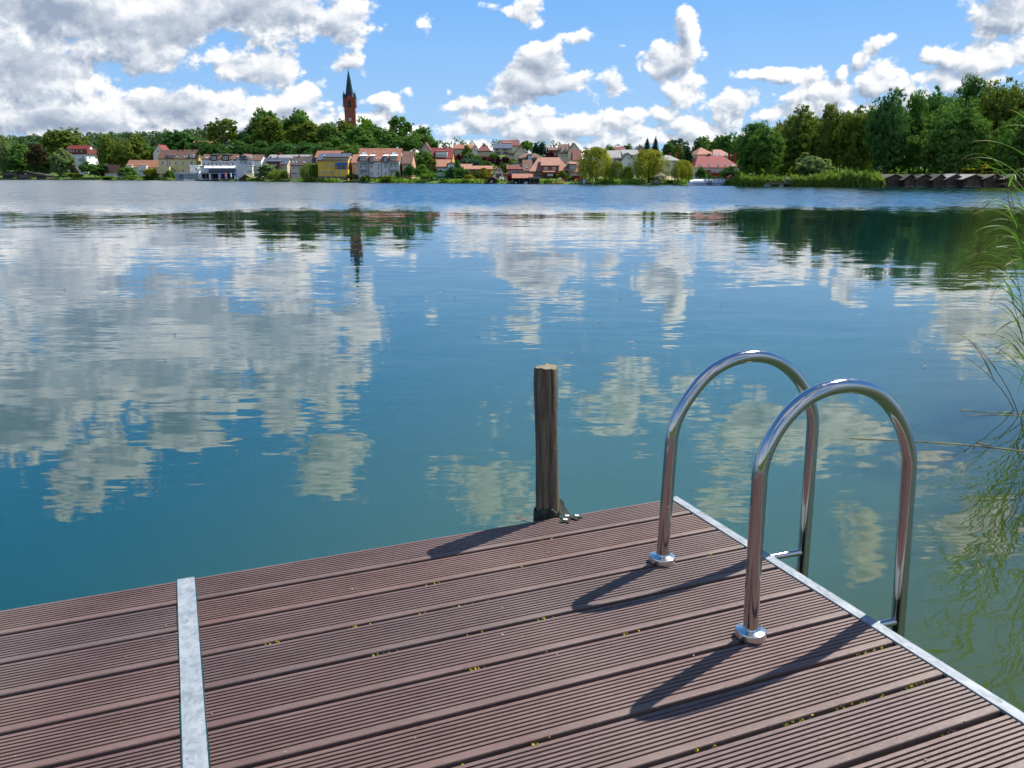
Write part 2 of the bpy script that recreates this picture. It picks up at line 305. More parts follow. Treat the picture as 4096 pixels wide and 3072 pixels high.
# ------------------------------------------------------------------ lake
def lake():
    m, t, out = newmat('lake_water'); b = t.n('ShaderNodeBsdfPrincipled'); t.l.new(b.outputs[0], out.inputs[0])
    g = t.n('ShaderNodeNewGeometry'); P = g.outputs['Position']; sx = t.n('ShaderNodeSeparateXYZ'); t.set(sx.inputs[0], P)
    X, Y = sx.outputs[0], sx.outputs[1]
    n0 = t.noise(P, .35, 3); wob = t.math('MULTIPLY_ADD', n0, 3, -1.5)
    # shallow green bottom near the reeds, teal out in the lake
    sh = t.mr(t.math('ADD', t.math('MULTIPLY_ADD', Y, -.55, t.math('MULTIPLY', X, 1.0)), t.math('MULTIPLY', wob, .25)), -1.5, .5)
    open_water = t.mix(t.mr(X, -3.0, .6), (.0014,.035,.031,1), (.030,.070,.047,1))
    open_water = t.mix(t.mr(Y, 5.5, 11), open_water, t.mix(.35, open_water, (.004,.052,.068,1)))  # bluer middle band painted in to strengthen the sky's reflection
    open_water = t.mix(t.mr(Y, 9, 26), open_water, (.0018,.020,.024,1))  # base colour darkened far out so that mirrored trees look dark
    t.set(b.inputs['Base Color'], t.mix(sh, open_water, (.036,.054,.014,1)))
    b.subsurface_method = 'BURLEY'; b.inputs['Subsurface Weight'].default_value = 1; b.inputs['Subsurface Radius'].default_value = (1,1,1); b.inputs['Subsurface Scale'].default_value = .7
    b.inputs['Roughness'].default_value = .015; b.inputs['IOR'].default_value = 1.58
    # ripples as a field of surface slopes: gentle long-crested wavelets close by, a breeze beyond about fifty metres
    def slope(scale, st, amp, det=2, rough=.5):
        c = t.noise(t.vm('MULTIPLY', P, st), scale, det, rough, out='Color')
        return t.vm('MULTIPLY', t.vm('SUBTRACT', c, (.5,.5,.5)), amp)
    patch = t.mr(t.noise(t.vm('MULTIPLY', P, (.6, 1.2, 1)), .22, 3), .38, .62, .5, 1.5)
    edge = t.math('ADD', t.math('MULTIPLY_ADD', X, .10, Y), t.math('MULTIPLY_ADD', t.noise(P, .05, 3), 30, -15))
    breeze = t.mr(edge, 42, 76); mid = t.mr(Y, 5, 30, 1, .75)
    sl = t.vm('ADD', slope(.9, (.45, 1.3, 1), (.016, .031, 0), 2), t.vm('ADD', slope(2.8, (.45, 1.5, 1), (.016, .030, 0), 1), slope(8, (.40, 1.6, 1), (.015, .032, 0), 1)))
    cm = t.n('ShaderNodeCombineXYZ'); kk = t.math('MULTIPLY', patch, mid); [t.set(cm.inputs[q], kk) for q in range(3)]
    sl = t.vm('MULTIPLY', sl, cm.outputs[0])
    cm = t.n('ShaderNodeCombineXYZ'); [t.set(cm.inputs[q], breeze) for q in range(3)]
    sl = t.vm('ADD', sl, t.vm('MULTIPLY', slope(2.2, (.5, 1, 1), (.30, .55, 0), 4, .7), cm.outputs[0]))
    up = t.n('ShaderNodeCombineXYZ'); t.set(up.inputs[1], t.math('MULTIPLY', breeze, -.10)); up.inputs[2].default_value = 1      # the wave faces one sees are those turned this way
    t.set(b.inputs['Normal'], t.vm('NORMALIZE', t.vm('ADD', sl, up.outputs[0])))
    mb = MB(); mb.poly([(-1500,-60,0),(1500,-60,0),(1500,900,0),(-1500,900,0)])
    return tag(mb.build('lake_water', m), kind='structure')
lake()

# ------------------------------------------------------------------ land
def land():
    ss = [-14,-6,-2,0,1.5,4,10,16,25,36,50,66,84,105,130,160,200,250,300,360,430,520,640,850,1300,2500,6000]
    pxs = list(range(-1900, 6400, 60)); mb = MB()
    for px in pxs:
        for s in ss:
            d = shore(px)+s; mb.v.append(((px-2048)/3411*d, d, gz_ps(px, s)))
    n = len(ss)
    for i in range(len(pxs)-1):
        for j in range(n-1): mb.f.append((i*n+j, (i+1)*n+j, (i+1)*n+j+1, i*n+j+1)); mb.m.append(0)
    tag(mb.build('ground', pm('meadow', (.035,.07,.012), col2=(.075,.125,.018), var=.25, scale=.12, rough=.95), smooth=True), kind='structure')
    mb = MB()                                                     # bank behind the photographer
    for i in range(25):
        x = -60 + i*5
        for y, z in ((-70, 1.2), (-12, .95), (-8.5, .5), (-7.5, -.3)): mb.v.append((x, y+(x*.12 if y > -20 else 0)+.8*math.sin(x*.4), z))
    for i in range(24):
        for j in range(3): mb.f.append((i*4+j, (i+1)*4+j, (i+1)*4+j+1, i*4+j+1)); mb.m.append(0)
    tag(mb.build('bank_ground', bpy.data.materials['meadow'], smooth=True), kind='structure')
land()

# ------------------------------------------------------------------ jetty (deck frame: +X along the boards, +Y towards the lake)
DZ = .715; YAW = .387; DM = Matrix.Translation((.651, 3.179, DZ)) @ Matrix.Rotation(YAW, 4, 'Z')
def deck_empty(name, loc, label, cat, group=None):
    return empty(name, DM @ Vector(loc), YAW, label, cat, group)
def board_mat():
    m, t, out = newmat('composite_board'); b = t.n('ShaderNodeBsdfPrincipled'); t.l.new(b.outputs[0], out.inputs[0])
    tc = t.n('ShaderNodeTexCoord'); o = tc.outputs['Object']; oi = t.n('ShaderNodeObjectInfo')
    n1 = t.noise(t.vm('MULTIPLY', o, (.35, 1.3, 1)), 5, 5, .6); n2 = t.noise(t.vm('MULTIPLY', o, (.25, 1, 1)), 160, 3, .7); n3 = t.noise(o, 420, 2, .6); n4 = t.noise(o, 1.6, 4, .6)
    c = t.mix(t.mr(n1, .25, .75), (.088,.052,.046,1), (.140,.094,.084,1))
    c = t.mix(t.math('MULTIPLY', t.mr(n2, .45, .75), .55), c, (.055,.031,.028,1))
    c = t.mix(t.math('MULTIPLY', t.mr(n3, .66, .74), .65), c, (.36,.30,.26,1))        # light wood fibres in the composite
    c = t.mix(t.math('MULTIPLY', t.mr(n4, .48, .72), .40), c, (.17,.13,.105,1))        # dusty, trodden areas
    hv = t.n('ShaderNodeHueSaturation'); t.set(hv.inputs['Color'], c); t.set(hv.inputs['Value'], t.math('MULTIPLY_ADD', oi.outputs['Random'], .26, .90)); t.set(hv.inputs['Saturation'], t.math('MULTIPLY_ADD', oi.outputs['Random'], .3, .85))
    t.set(b.inputs['Base Color'], hv.outputs[0]); b.inputs['Specular IOR Level'].default_value = .28
    t.set(b.inputs['Roughness'], t.math('MULTIPLY_ADD', n2, .3, .42))
    bn = t.n('ShaderNodeBump'); bn.inputs['Strength'].default_value = .55; bn.inputs['Distance'].default_value = .0016
    t.set(bn.inputs['Height'], t.math('ADD', t.math('MULTIPLY', n2, .8), t.math('MULTIPLY', n3, .5))); t.l.new(bn.outputs[0], b.inputs['Normal'])
    return m
def galv_mat():
    m, t, out = newmat('galvanised_steel'); b = t.n('ShaderNodeBsdfPrincipled'); t.l.new(b.outputs[0], out.inputs[0])
    tc = t.n('ShaderNodeTexCoord'); o = tc.outputs['Object']
    w = t.vm('ADD', t.vm('MULTIPLY', o, (1, .62, 1)), t.vm('MULTIPLY', t.vm('SUBTRACT', t.noise(o, 60, 3, out='Color'), (.5,.5,.5)), (.02,.02,0)))
    vo = t.n('ShaderNodeTexVoronoi', feature='F1'); t.set(vo.inputs['Vector'], w); vo.inputs['Scale'].default_value = 90
    s3 = t.n('ShaderNodeSeparateColor'); t.set(s3.inputs[0], vo.outputs['Color'])
    n = t.noise(o, 14, 4, .6)
    c = t.mix(s3.outputs[0], (.165,.19,.21,1), (.26,.285,.305,1)); c = t.mix(t.math('MULTIPLY', t.mr(n, .4, .7), .35), c, (.36,.385,.40,1))
    t.set(b.inputs['Base Color'], c); b.inputs['Metallic'].default_value = .08; b.inputs['Specular IOR Level'].default_value = .25; t.set(b.inputs['Roughness'], t.math('MULTIPLY_ADD', s3.outputs[1], .2, .52))
    bn = t.n('ShaderNodeBump'); bn.inputs['Strength'].default_value = .12; bn.inputs['Distance'].default_value = .002; t.set(bn.inputs['Height'], t.math('ADD', s3.outputs[2], n)); t.l.new(bn.outputs[0], b.inputs['Normal'])
    return m
M['galv'] = galv_mat()
PITCH = .168; NB = 17
def board_profile():
    # (y, z) from the far edge to the near edge of one board, top at z = 0
    p = [(0, -.026), (0, -.0025), (.0012, -.0006), (.003, 0), (.0125, 0)]; y = .0125
    for k in range(9):
        p += [(y+.0008, -.0056), (y+.0046, -.0056), (y+.0056, -.0003), (y+.0066, 0), (y+.0139, 0)]; y += .0139
    p += [(.1475, 0), (.1500, -.0010), (.1515, -.0032), (.1520, -.007), (.1520, -.026)]
    return p
def build_jetty():
    root = deck_empty('jetty', (0,0,0), 'swimming jetty of grooved reddish brown composite boards with galvanised trim', 'jetty')
    bm_ = board_mat(); prof = board_profile()
    for k in range(NB):
        for x0, x1 in ((-1.829, -.004), (-4.9, -1.890)):
            j0, j1 = random.uniform(-.0015,.0015), random.uniform(-.0015,.0015); dy = -k*PITCH; tz = random.uniform(-.0008,.0008)
            mb = MB(); n = len(prof); cx = (x0+x1)/2
            for x in (x0+j0, x1+j1): mb.v += [(x-cx, -y, z+tz) for y, z in prof]
            for i in range(n):
                j = (i+1) % n; mb.f.append((i, n+i, n+j, j)); mb.m.append(0)
            mb.f.append(tuple(range(n))); mb.f.append(tuple(range(2*n-1, n-1, -1))); mb.m += [0, 0]
            mb.build('deck_board', bm_, root, loc=(cx, dy, 0))
    L = NB*PITCH
    mb = MB(); mb.box(-1.886, -1.833, -L, .004, -.003, .0035); mb.box(-1.883, -1.836, -L, .001, -.05, -.0031)
    mb.build('cover_strip', M['galv'], root)
    mb = MB(); mb.box(.000, .036, -L, .008, -.006, .003); mb.box(.032, .036, -L, .008, -.09, -.0061)
    mb.build('edge_trim', M['galv'], root)
    for x in (-.08, -.95, -1.80, -1.93, -2.9, -3.9, -4.8):
        mb = MB(); mb.box(x-.03, x+.03, -L, -.01, -.14, -.0275); mb.build('joist', M['dark_wood'], root)
    for x in (-.25, -2.3, -4.4):
        for y in (-.25, -2.4):
            mb = MB(); mb.tube([(x, y, -1.9), (x, y, -.142)], .07, 14); mb.build('pile', M['bark'], root, smooth=True)
    return root
build_jetty()

def moss():
    m = pm('gap_moss', (.24,.18,.010), col2=(.50,.38,.02), var=.4, scale=60, rough=1)
    mb = MB(); mb2 = MB(); mb3 = MB()
    for k in range(1, 13):
        y0 = -k*PITCH + .009
        x = -4
        while x < -.05:
            x += random.expovariate(2.1 if k > 2 else 1.3)
            if abs(x+1.86) < .04 or x > -.04: continue
            for q in range(random.randint(2, 7)):
                xx = x+random.gauss(0, .02); yy = y0+random.gauss(0, .0042); r = random.uniform(.0016, .0050)
                tgt = mb if random.random() < .55 else mb2
                pts = [Vector((xx+r*math.cos(a)*random.uniform(.7,1.5), yy+r*math.sin(a), -.006+random.uniform(-.002,.003))) for a in (0,1.05,2.1,3.14,4.2,5.24)]
                top = Vector((xx, yy, .0005+random.uniform(-.003,.003)))
                for i in range(6): tgt.poly([pts[i], pts[(i+1)%6], top])
    for i in range(230):
        x = random.uniform(-3.6, -.03); y = random.uniform(-1.9, -.02); r = random.uniform(.0008, .0026)
        a = random.uniform(0, 6.28); pts = [Vector((x+r*math.cos(a+b)*(1 if j%2 else 2.1), y+r*math.sin(a+b), .0012+random.uniform(0,.002))) for j, b in enumerate((0,1.57,3.14,4.71))]
        mb3.poly(pts)
    for o, nm in ((mb.build('moss', m), 'moss'), (mb2.build('dirt', pm('gap_dirt', (.06,.055,.03), col2=(.13,.125,.07), var=.4, scale=60, rough=1)), 'dirt'), (mb3.build('crumbs', pm('deck_crumbs', (.20,.13,.07), col2=(.34,.26,.16), var=.3, scale=30)), 'crumbs')):
        o.matrix_world = DM
        tag(o, {'moss': 'yellow green moss tufts growing in the gaps between the deck boards', 'dirt': 'grey lichen and dirt caught in the gaps between the deck boards', 'crumbs': 'pale crumbs and seeds scattered on the deck boards'}[nm], nm, kind='stuff')
moss()

# ------------------------------------------------------------------ swim ladder
def ladder():
    m, t, out = newmat('polished_steel'); b = t.n('ShaderNodeBsdfPrincipled'); t.l.new(b.outputs[0], out.inputs[0])
    tc = t.n('ShaderNodeTexCoord'); n = t.noise(t.vm('MULTIPLY', tc.outputs['Object'], (1,1,.15)), 40, 4, .7)
    b.inputs['Base Color'].default_value = (.47,.445,.435,1); b.inputs['Metallic'].default_value = 1; t.set(b.inputs['Roughness'], t.mr(n, .3, .8, .06, .20))
    n2 = t.noise(tc.outputs['Object'], 18, 3); bn = t.n('ShaderNodeBump'); bn.inputs['Strength'].default_value = .10; bn.inputs['Distance'].default_value = .003; t.set(bn.inputs['Height'], n2); t.l.new(bn.outputs[0], b.inputs['Normal'])
    m2 = pm('polished_flange', (.60,.59,.58), rough=.16, metal=1, var=.04, scale=30)
    root = deck_empty('swim_ladder', (0,-.73,0), 'stainless steel swim ladder with two arched handrails over the deck edge', 'ladder')
    near = [(-.364,.0),(-.369,.15),(-.372,.30),(-.374,.45),(-.374,.51),(-.355,.575),(-.310,.642),(-.245,.693),(-.170,.717),(-.090,.719),(-.004,.697),(.070,.646),(.128,.575),(.163,.50),(.174,.455),(.180,.377),(.192,.2),(.204,.03),(.212,-.11),(.235,-.6),(.255,-1.2)]
    far = [(-.341,.0),(-.337,.13),(-.333,.27),(-.329,.40),(-.325,.455),(-.310,.510),(-.268,.578),(-.195,.650),(-.100,.690),(-.003,.695),(.085,.670),(.160,.618),(.215,.555),(.250,.49),(.262,.445),(.266,.384),(.271,.2),(.275,.05),(.279,-.154),(.285,-.6),(.290,-1.2)]
    for pts, y in ((near, -.985), (far, -.479)):
        mb = MB(); mb.tube(catmull([(x, y+.73, z) for x, z in pts], 6), .0214, 32)
        h = mb.build('handrail', m, root, smooth=False); autosmooth(h, 50)
        mb = MB(); mb.lathe([(.0415,0),(.0440,.002),(.0440,.019),(.0424,.0232),(.037,.0256),(.028,.0268),(.0234,.0295),(.0216,.0325)], (pts[0][0], y+.73, 0), 40)
        f = mb.build('flange', m2, h); autosmooth(f, 35)
        xr = pts[-3][0]
        mb = MB(); mb.tube([(.0365, y+.73, -.066), (xr-.004, y+.73, -.074)], .0125, 18); st = mb.build('bracket', m, h); autosmooth(st, 50)
    for z in (-.95, -1.15):
        mb = MB(); mb.box(.225, .30, -.25, .246, z-.012, z+.012); mb.build('tread', m, root)
ladder()

# ------------------------------------------------------------------ mooring post with rubber strap
def post():
    root = deck_empty('mooring_post', (-.531,.052,-DZ), 'weathered wooden mooring post with split top and moss at the jetty edge', 'post')
    m, t, out = newmat('weathered_post'); b = t.n('ShaderNodeBsdfPrincipled'); t.l.new(b.outputs[0], out.inputs[0])
    tc = t.n('ShaderNodeTexCoord'); o = tc.outputs['Object']; v = t.vm('MULTIPLY', o, (1,1,.06))
    n1 = t.noise(v, 55, 6, .65, dist=.3); n2 = t.noise(o, 7, 4, .6); n3 = t.noise(t.vm('MULTIPLY', o, (1,1,.3)), 16, 4)
    sx = t.n('ShaderNodeSeparateXYZ'); t.set(sx.inputs[0], o)
    c = t.mix(t.mr(n1, .3, .7), (.036,.028,.018,1), (.155,.122,.080,1)); c = t.mix(t.mr(n2, .5, .75), c, (.06,.046,.034,1))
    mos = t.math('MULTIPLY', t.mr(sx.outputs[0], .012, .045), t.mr(n3, .36, .62)); c = t.mix(t.math('MULTIPLY', mos, .75), c, (.16,.14,.03,1))
    t.set(b.inputs['Base Color'], c); b.inputs['Roughness'].default_value = .85
    bn = t.n('ShaderNodeBump'); bn.inputs['Strength'].default_value = .8; bn.inputs['Distance'].default_value = .006; t.set(bn.inputs['Height'], t.math('ADD', n1, t.math('MULTIPLY', n2, .6))); t.l.new(bn.outputs[0], b.inputs['Normal'])
    H = DZ+.592; mb = MB(); seg, rows = 56, 60; crack = .03 - math.pi/2
    for i in range(rows+1):
        z = -.7+(H+.7)*i/rows; s = max(0, z)/H
        cx = .010*math.sin(z*3.1+.5) - .004; cy = .004*math.sin(z*4)
        for k in range(seg):
            a = 2*math.pi*k/seg
            r = .0445+.0016*math.sin(3*a+z*5)+.0009*math.sin(5*a-z*9)+.0016*math.sin(z*11)-.002*(1-s)
            da = abs((a-(crack%(2*math.pi))-.10*math.sin(z*6)+math.pi) % (2*math.pi)-math.pi)
            if z > H-.42: r -= .012*max(0, 1-da/.085)*min(1, (z-H+.42)/.25)
            da = abs((a-(crack+1.05)%(2*math.pi)-.06*math.sin(z*9)+math.pi) % (2*math.pi)-math.pi)
            if z > H-.14: r -= .014*max(0, 1-da/.08)
            if i >= rows-1: r -= .0015*(i-rows+2)
            mb.v.append((cx+r*math.cos(a), cy+r*math.sin(a), z + (.003*math.sin(2*a)+.0015*math.sin(7*a) if i == rows else 0)))
    for i in range(rows):
        for k in range(seg):
            k2 = (k+1) % seg; mb.f.append((i*seg+k, i*seg+k2, (i+1)*seg+k2, (i+1)*seg+k)); mb.m.append(0)
    autosmooth(mb.build('trunk', m, root), 60)
    # sawn end
    mt, t, out = newmat('sawn_end'); b = t.n('ShaderNodeBsdfPrincipled'); t.l.new(b.outputs[0], out.inputs[0]); tc = t.n('ShaderNodeTexCoord'); o = tc.outputs['Object']
    wv = t.n('ShaderNodeTexWave', wave_type='RINGS', rings_direction='Z'); t.set(wv.inputs['Vector'], o); wv.inputs['Scale'].default_value = 60; wv.inputs['Distortion'].default_value = 3; wv.inputs['Detail'].default_value = 3
    n2 = t.noise(o, 45, 5, .7); c = t.mix(wv.outputs['Fac'], (.14,.115,.07,1), (.22,.19,.12,1)); c = t.mix(t.mr(n2, .5, .7), c, (.10,.085,.04,1)); t.set(b.inputs['Base Color'], c); b.inputs['Roughness'].default_value = .9
    bn = t.n('ShaderNodeBump'); bn.inputs['Distance'].default_value = .004; t.set(bn.inputs['Height'], n2); t.l.new(bn.outputs[0], b.inputs['Normal'])
    top = MB(); ring = mb.v[rows*seg:(rows+1)*seg]; cc = (sum(p[0] for p in ring)/seg, sum(p[1] for p in ring)/seg, H+.002)
    for k in range(seg):
        a, b_ = ring[k], ring[(k+1) % seg]; top.poly([(a[0],a[1],a[2]-.0004), (b_[0],b_[1],b_[2]-.0004), cc])
    top.build('sawn_end', mt, root)
    for z, a in ((H-.13, .55), (H-.31, .1), (H-.24, .5)):
        mb = MB(); a -= math.pi/2; mb.lathe([(.0045,0),(.0045,.0015),(.002,.0025)], (0,0,0), 12); n = mb.build('nail', M['steel_grey'], root)
        n.location = (.0425*math.cos(a), .0425*math.sin(a), z); n.rotation_euler = (math.pi/2, 0, a+math.pi/2)
    # strap
    rb = pm('rubber', (.016,.018,.016), rough=.8, var=.3, scale=40, bump=.5, bscale=120, col2=(.035,.04,.03))
    sr = deck_empty('rubber_strap', (-.531,.052,0), 'black rubber strap wrapped round the wooden post and screwed to the deck', 'strap')
    mb = MB(); seg = 40; zs = [(-.06,.049),(-.03,.0510),(0,.0515),(.012,.0505),(.022,.0485),(.018,.046)]
    for z, r in zs:
        for k in range(seg):
            a = 2*math.pi*k/seg; wv_ = .006*math.sin(3*a+1)+.004*math.sin(7*a)
            mb.v.append((r*(1+.02*math.sin(5*a))*math.cos(a)-.004, r*math.sin(a), z+wv_-(.012*math.sin(a+.3) if z > 0 else 0)))
    for i in range(len(zs)-1):
        for k in range(seg): k2 = (k+1) % seg; mb.f.append((i*seg+k, i*seg+k2, (i+1)*seg+k2, (i+1)*seg+k)); mb.m.append(0)
    mb.build('wrap', rb, sr, smooth=True)
    # the twisted tail that comes round the right-hand side of the post down to the deck
    def flap(pts, w, nm='flap'):
        mb = MB(); P = catmull(pts, 5); prev = None
        for i, p in enumerate(P):
            tg = (P[min(i+1, len(P)-1)]-P[max(i-1, 0)]).normalized(); sd = Vector((-tg.y, tg.x, 0)).normalized() if Vector((tg.x, tg.y)).length > .25 else (prev or Vector((1,0,0))); prev = sd
            ww = w*(1+.12*math.sin(i)); mb.v += [tuple(p+sd*ww*.5), tuple(p-sd*ww*.5), tuple(p-sd*ww*.5+Vector((0,0,-.003))), tuple(p+sd*ww*.5+Vector((0,0,-.003)))]
        for i in range(len(P)-1):
            for a, b_ in ((0,1),(1,2),(2,3),(3,0)): mb.f.append((i*4+a, i*4+b_, i*4+4+b_, i*4+4+a)); mb.m.append(0)
        e = 4*(len(P)-1); mb.f += [(0,1,2,3), (e,e+1,e+2,e+3)]; mb.m += [0,0]
        return mb.build(nm, rb, sr)
    flap([(.046,.004,.050),(.050,-.030,.024),(.047,-.062,.010),(.040,-.084,.0055),(.020,-.110,.005)], .034)
    flap([(.040,-.064,.004),(.064,-.074,.0068),(.088,-.080,.0072),(.104,-.082,.006)], .030)
    flap([(.060,-.078,.008),(.074,-.094,.0075),(.080,-.106,.0045)], .016)
    for x, y in ((.052,-.068), (.030,-.098), (.088,-.081)):
        mb = MB(); mb.lathe([(.0085,0),(.0085,.0014),(.0080,.002),(.0045,.0022)], (0,0,0), 20); w = mb.build('washer', M['white_paint'], sr); w.location = (x, y, .0086)
        mb = MB(); mb.lathe([(.0036,0),(.0034,.0016),(.0005,.0022)], (0,0,0), 14); w2 = mb.build('screw_head', M['steel_grey'], w); w2.location = (0,0,.0021)
post()
# ------------------------------------------------------------------ trees
def leaf_quads(name, C, N, size, mat, aspect=1.0, tilt=.42, vertical=False):
    n = len(C); N = N + RNG.normal(0, tilt, (n, 3)); N /= np.linalg.norm(N, axis=1)[:, None]+1e-9
    if vertical:
        T = np.tile((0., 0., 1.), (n, 1)) + RNG.normal(0, .12, (n, 3))
    else: T = RNG.normal(0, 1, (n, 3))
    T -= N*(T*N).sum(1)[:, None]; T /= np.linalg.norm(T, axis=1)[:, None]+1e-9; B = np.cross(N, T)
    s = (size*RNG.uniform(.6, 1.4, n))[:, None]; a = T*s*aspect; b = B*s*.8
    V = np.stack([C-a, C+b*.9+a*.1, C+a, C-b*.9+a*.1], 1).reshape(-1, 3)
    me = quads_mesh(name, V, np.arange(n*4).reshape(n, 4)); me.materials.append(mat); return me
def lobes_on(n, cen, rad, r0, r1, zmin=-.75):
    out = []
    while len(out) < n:
        d = RNG.normal(0, 1, 3); d /= np.linalg.norm(d)
        if d[2] < zmin: continue
        k = RNG.uniform(.55, .86); r = RNG.uniform(r0, r1); out.append((np.array(cen)+d*np.array(rad)*k, r, d))
    return out
def broadleaf(name, n, nl, cen, rad, r0, r1, size, gap=.0, zmin=-.75, sq=1.0):
    L = lobes_on(nl, cen, rad, r0, r1, zmin); Cs, Ns = [], []
    w = np.array([l[1]**2 for l in L]); w = (w/w.sum()*n).astype(int)
    for (c, r, d), k in zip(L, w):
        # every bough is made of twigs: small tufts of leaves sitting on the bough
        nt = max(6, k//26); td = RNG.normal(0, 1, (nt, 3)); td /= np.linalg.norm(td, axis=1)[:, None]; td[:, 2] = np.abs(td[:, 2])*np.where(RNG.random(nt) < .78, 1, -1)
        tc = c + td*r*(RNG.uniform(.55, 1.08, nt)[:, None])*np.array([1, 1, sq])
        pick = RNG.integers(0, nt, k); off = RNG.normal(0, 1, (k, 3)); off /= np.linalg.norm(off, axis=1)[:, None]
        tr = r*.30*RNG.uniform(.3, 1.0, k)[:, None]
        Cs.append(tc[pick]+off*tr*np.array([1, 1, .7])); Ns.append(td[pick]*.7+off*.6+d*.35+np.array([0, 0, .25]))
    C = np.concatenate(Cs); N = np.concatenate(Ns); k = C[:, 2] > .02; C, N = C[k], N[k]
    return leaf_quads(name, C, N, size, M['leaf_mid'])
def willow(name, n, size, rad=.48, top=.98):
    ns = 230; Cs, Ns = [], []
    a = RNG.uniform(0, 6.283, ns); rr = np.sqrt(RNG.uniform(.02, 1, ns))*rad; lump = 1+.13*np.sin(3*a+1)+.09*np.sin(5*a+2)
    x, y = rr*lump*np.cos(a), rr*lump*np.sin(a); zt = .50+(top-.50)*np.sqrt(np.clip(1-(rr/rad)**2*.9, 0, 1))*RNG.uniform(.86, 1.03, ns)
    zb = np.where(rr > .6*rad, RNG.uniform(.0, .28, ns), zt-RNG.uniform(.1, .3, ns)); k = n//ns
    for i in range(ns):
        t = RNG.uniform(0, 1, k)**.8; z = zt[i]+(zb[i]-zt[i])*t; w = .018+.022*(1-t)
        out = 1+.10*np.sin(np.pi*t)
        C = np.stack([x[i]*out+RNG.normal(0, 1, k)*w, y[i]*out+RNG.normal(0, 1, k)*w, z], 1); Cs.append(C)
        N = np.stack([np.full(k, np.cos(a[i])), np.full(k, np.sin(a[i])), .9-1.0*t], 1); Ns.append(N)
    return leaf_quads(name, np.concatenate(Cs), np.concatenate(Ns), size, M['leaf_willow'], aspect=1.7, tilt=.4, vertical=True)
def spruce(name, n, size, rad=.28):
    t = RNG.uniform(0, 1, n)**.62; lev = np.round(t*17+RNG.normal(0, .12, n))/17; lev = np.clip(lev, 0, 1)
    a = RNG.uniform(0, 6.283, n); a = np.round(a*2.2+lev*20)/2.2+RNG.normal(0, .1, n)
    R_ = rad*(lev**.62)*np.sqrt(RNG.uniform(.05, 1, n))*(1+.25*np.sin(a*3+lev*40)); z = 1-lev*.92-R_*.28+RNG.normal(0, .012, n)
    C = np.stack([R_*np.cos(a), R_*np.sin(a), z], 1); N = np.stack([np.cos(a)*.5, np.sin(a)*.5, np.full(n, .8)], 1)
    return leaf_quads(name, C, N, size, M['leaf_spruce'], aspect=1.3, tilt=.35)
def trunk_mesh(name, h=.6, r=.03, limbs=6, spread=.25):
    mb = MB(); mb.tube(catmull([(0,0,-.06),(.004,.003,.12),(-.008,.004,h*.55),(.006,-.004,h)], 4), [r*1.35]*3+[r]*4+[r*.8]*3+[r*.55]*3, 8)
    for i in range(limbs):
        a = i*2.4+.5; z = h*(.42+.5*i/limbs); l = spread*RNG.uniform(.7, 1.1)
        mb.tube(catmull([(0,0,z),(l*.45*math.cos(a), l*.45*math.sin(a), z+l*.42),(l*math.cos(a), l*math.sin(a), z+l*1.05)], 3), [r*.5]*3+[r*.3]*3+[r*.12], 6)
    o = mb.build(name, M['bark'], smooth=True); me = o.data; bpy.data.objects.remove(o); return me
PROTO = {}
def protos():
    B = broadleaf
    PROTO['oak'] = [B('oak_crown', 20625, 34, (0,0,.54), (.46,.46,.46), 0.154, 0.235, 0.0198), B('oak_crown', 20625, 30, (0,0,.54), (.47,.43,.46), 0.154, 0.246, 0.0198), B('oak_crown', 20625, 38, (.02,0,.53), (.44,.47,.47), 0.132, 0.213, 0.0198)]
    PROTO['elm'] = [B('elm_crown', 22500, 40, (0,0,.50), (.40,.40,.50), 0.121, 0.202, 0.0181, zmin=-.9), B('elm_crown', 22500, 36, (.02,0,.51), (.42,.38,.49), 0.132, 0.213, 0.0181, zmin=-.9)]
    PROTO['open'] = [B('open_crown', 14062, 40, (0,0,.58), (.47,.47,.42), 0.088, 0.157, 0.0181), B('open_crown', 14062, 40, (0,0,.56), (.47,.47,.43), 0.088, 0.162, 0.0181)]
    PROTO['tall'] = [B('tall_crown', 39375, 58, (0,0,.50), (.43,.43,.50), 0.099, 0.185, 0.0122, zmin=-.88), B('tall_crown', 39375, 52, (0,.02,.49), (.44,.43,.50), 0.110, 0.190, 0.0122, zmin=-.88), B('tall_crown', 39375, 66, (.01,0,.51), (.42,.44,.49), 0.094, 0.174, 0.0122, zmin=-.88)]
    PROTO['bush'] = [B('bush_crown', 8100, 24, (0,0,.42), (.46,.46,.52), 0.165, 0.291, 0.0325, zmin=-.6), B('bush_crown', 8100, 28, (0,0,.42), (.47,.45,.50), 0.143, 0.258, 0.0325, zmin=-.6)]
    PROTO['small'] = [B('small_crown', 10800, 24, (0,0,.54), (.43,.43,.43), 0.143, 0.224, 0.0243, zmin=-.85), B('small_crown', 10800, 28, (0,0,.54), (.44,.42,.43), 0.121, 0.213, 0.0243, zmin=-.85)]
    PROTO['willow'] = [willow('willow_crown', 14000, .0125), willow('willow_crown', 14000, .0125)]
    PROTO['spruce'] = [spruce('spruce_crown', 4800, .020), spruce('spruce_crown', 4800, .020, .22)]
    PROTO['trunk'] = trunk_mesh('trunk', .62, .026, 7, .24); PROTO['stem'] = trunk_mesh('stem', .9, .016, 0); PROTO['shrub'] = trunk_mesh('shrub', .4, .02, 5, .2)
protos()
CNT = {}
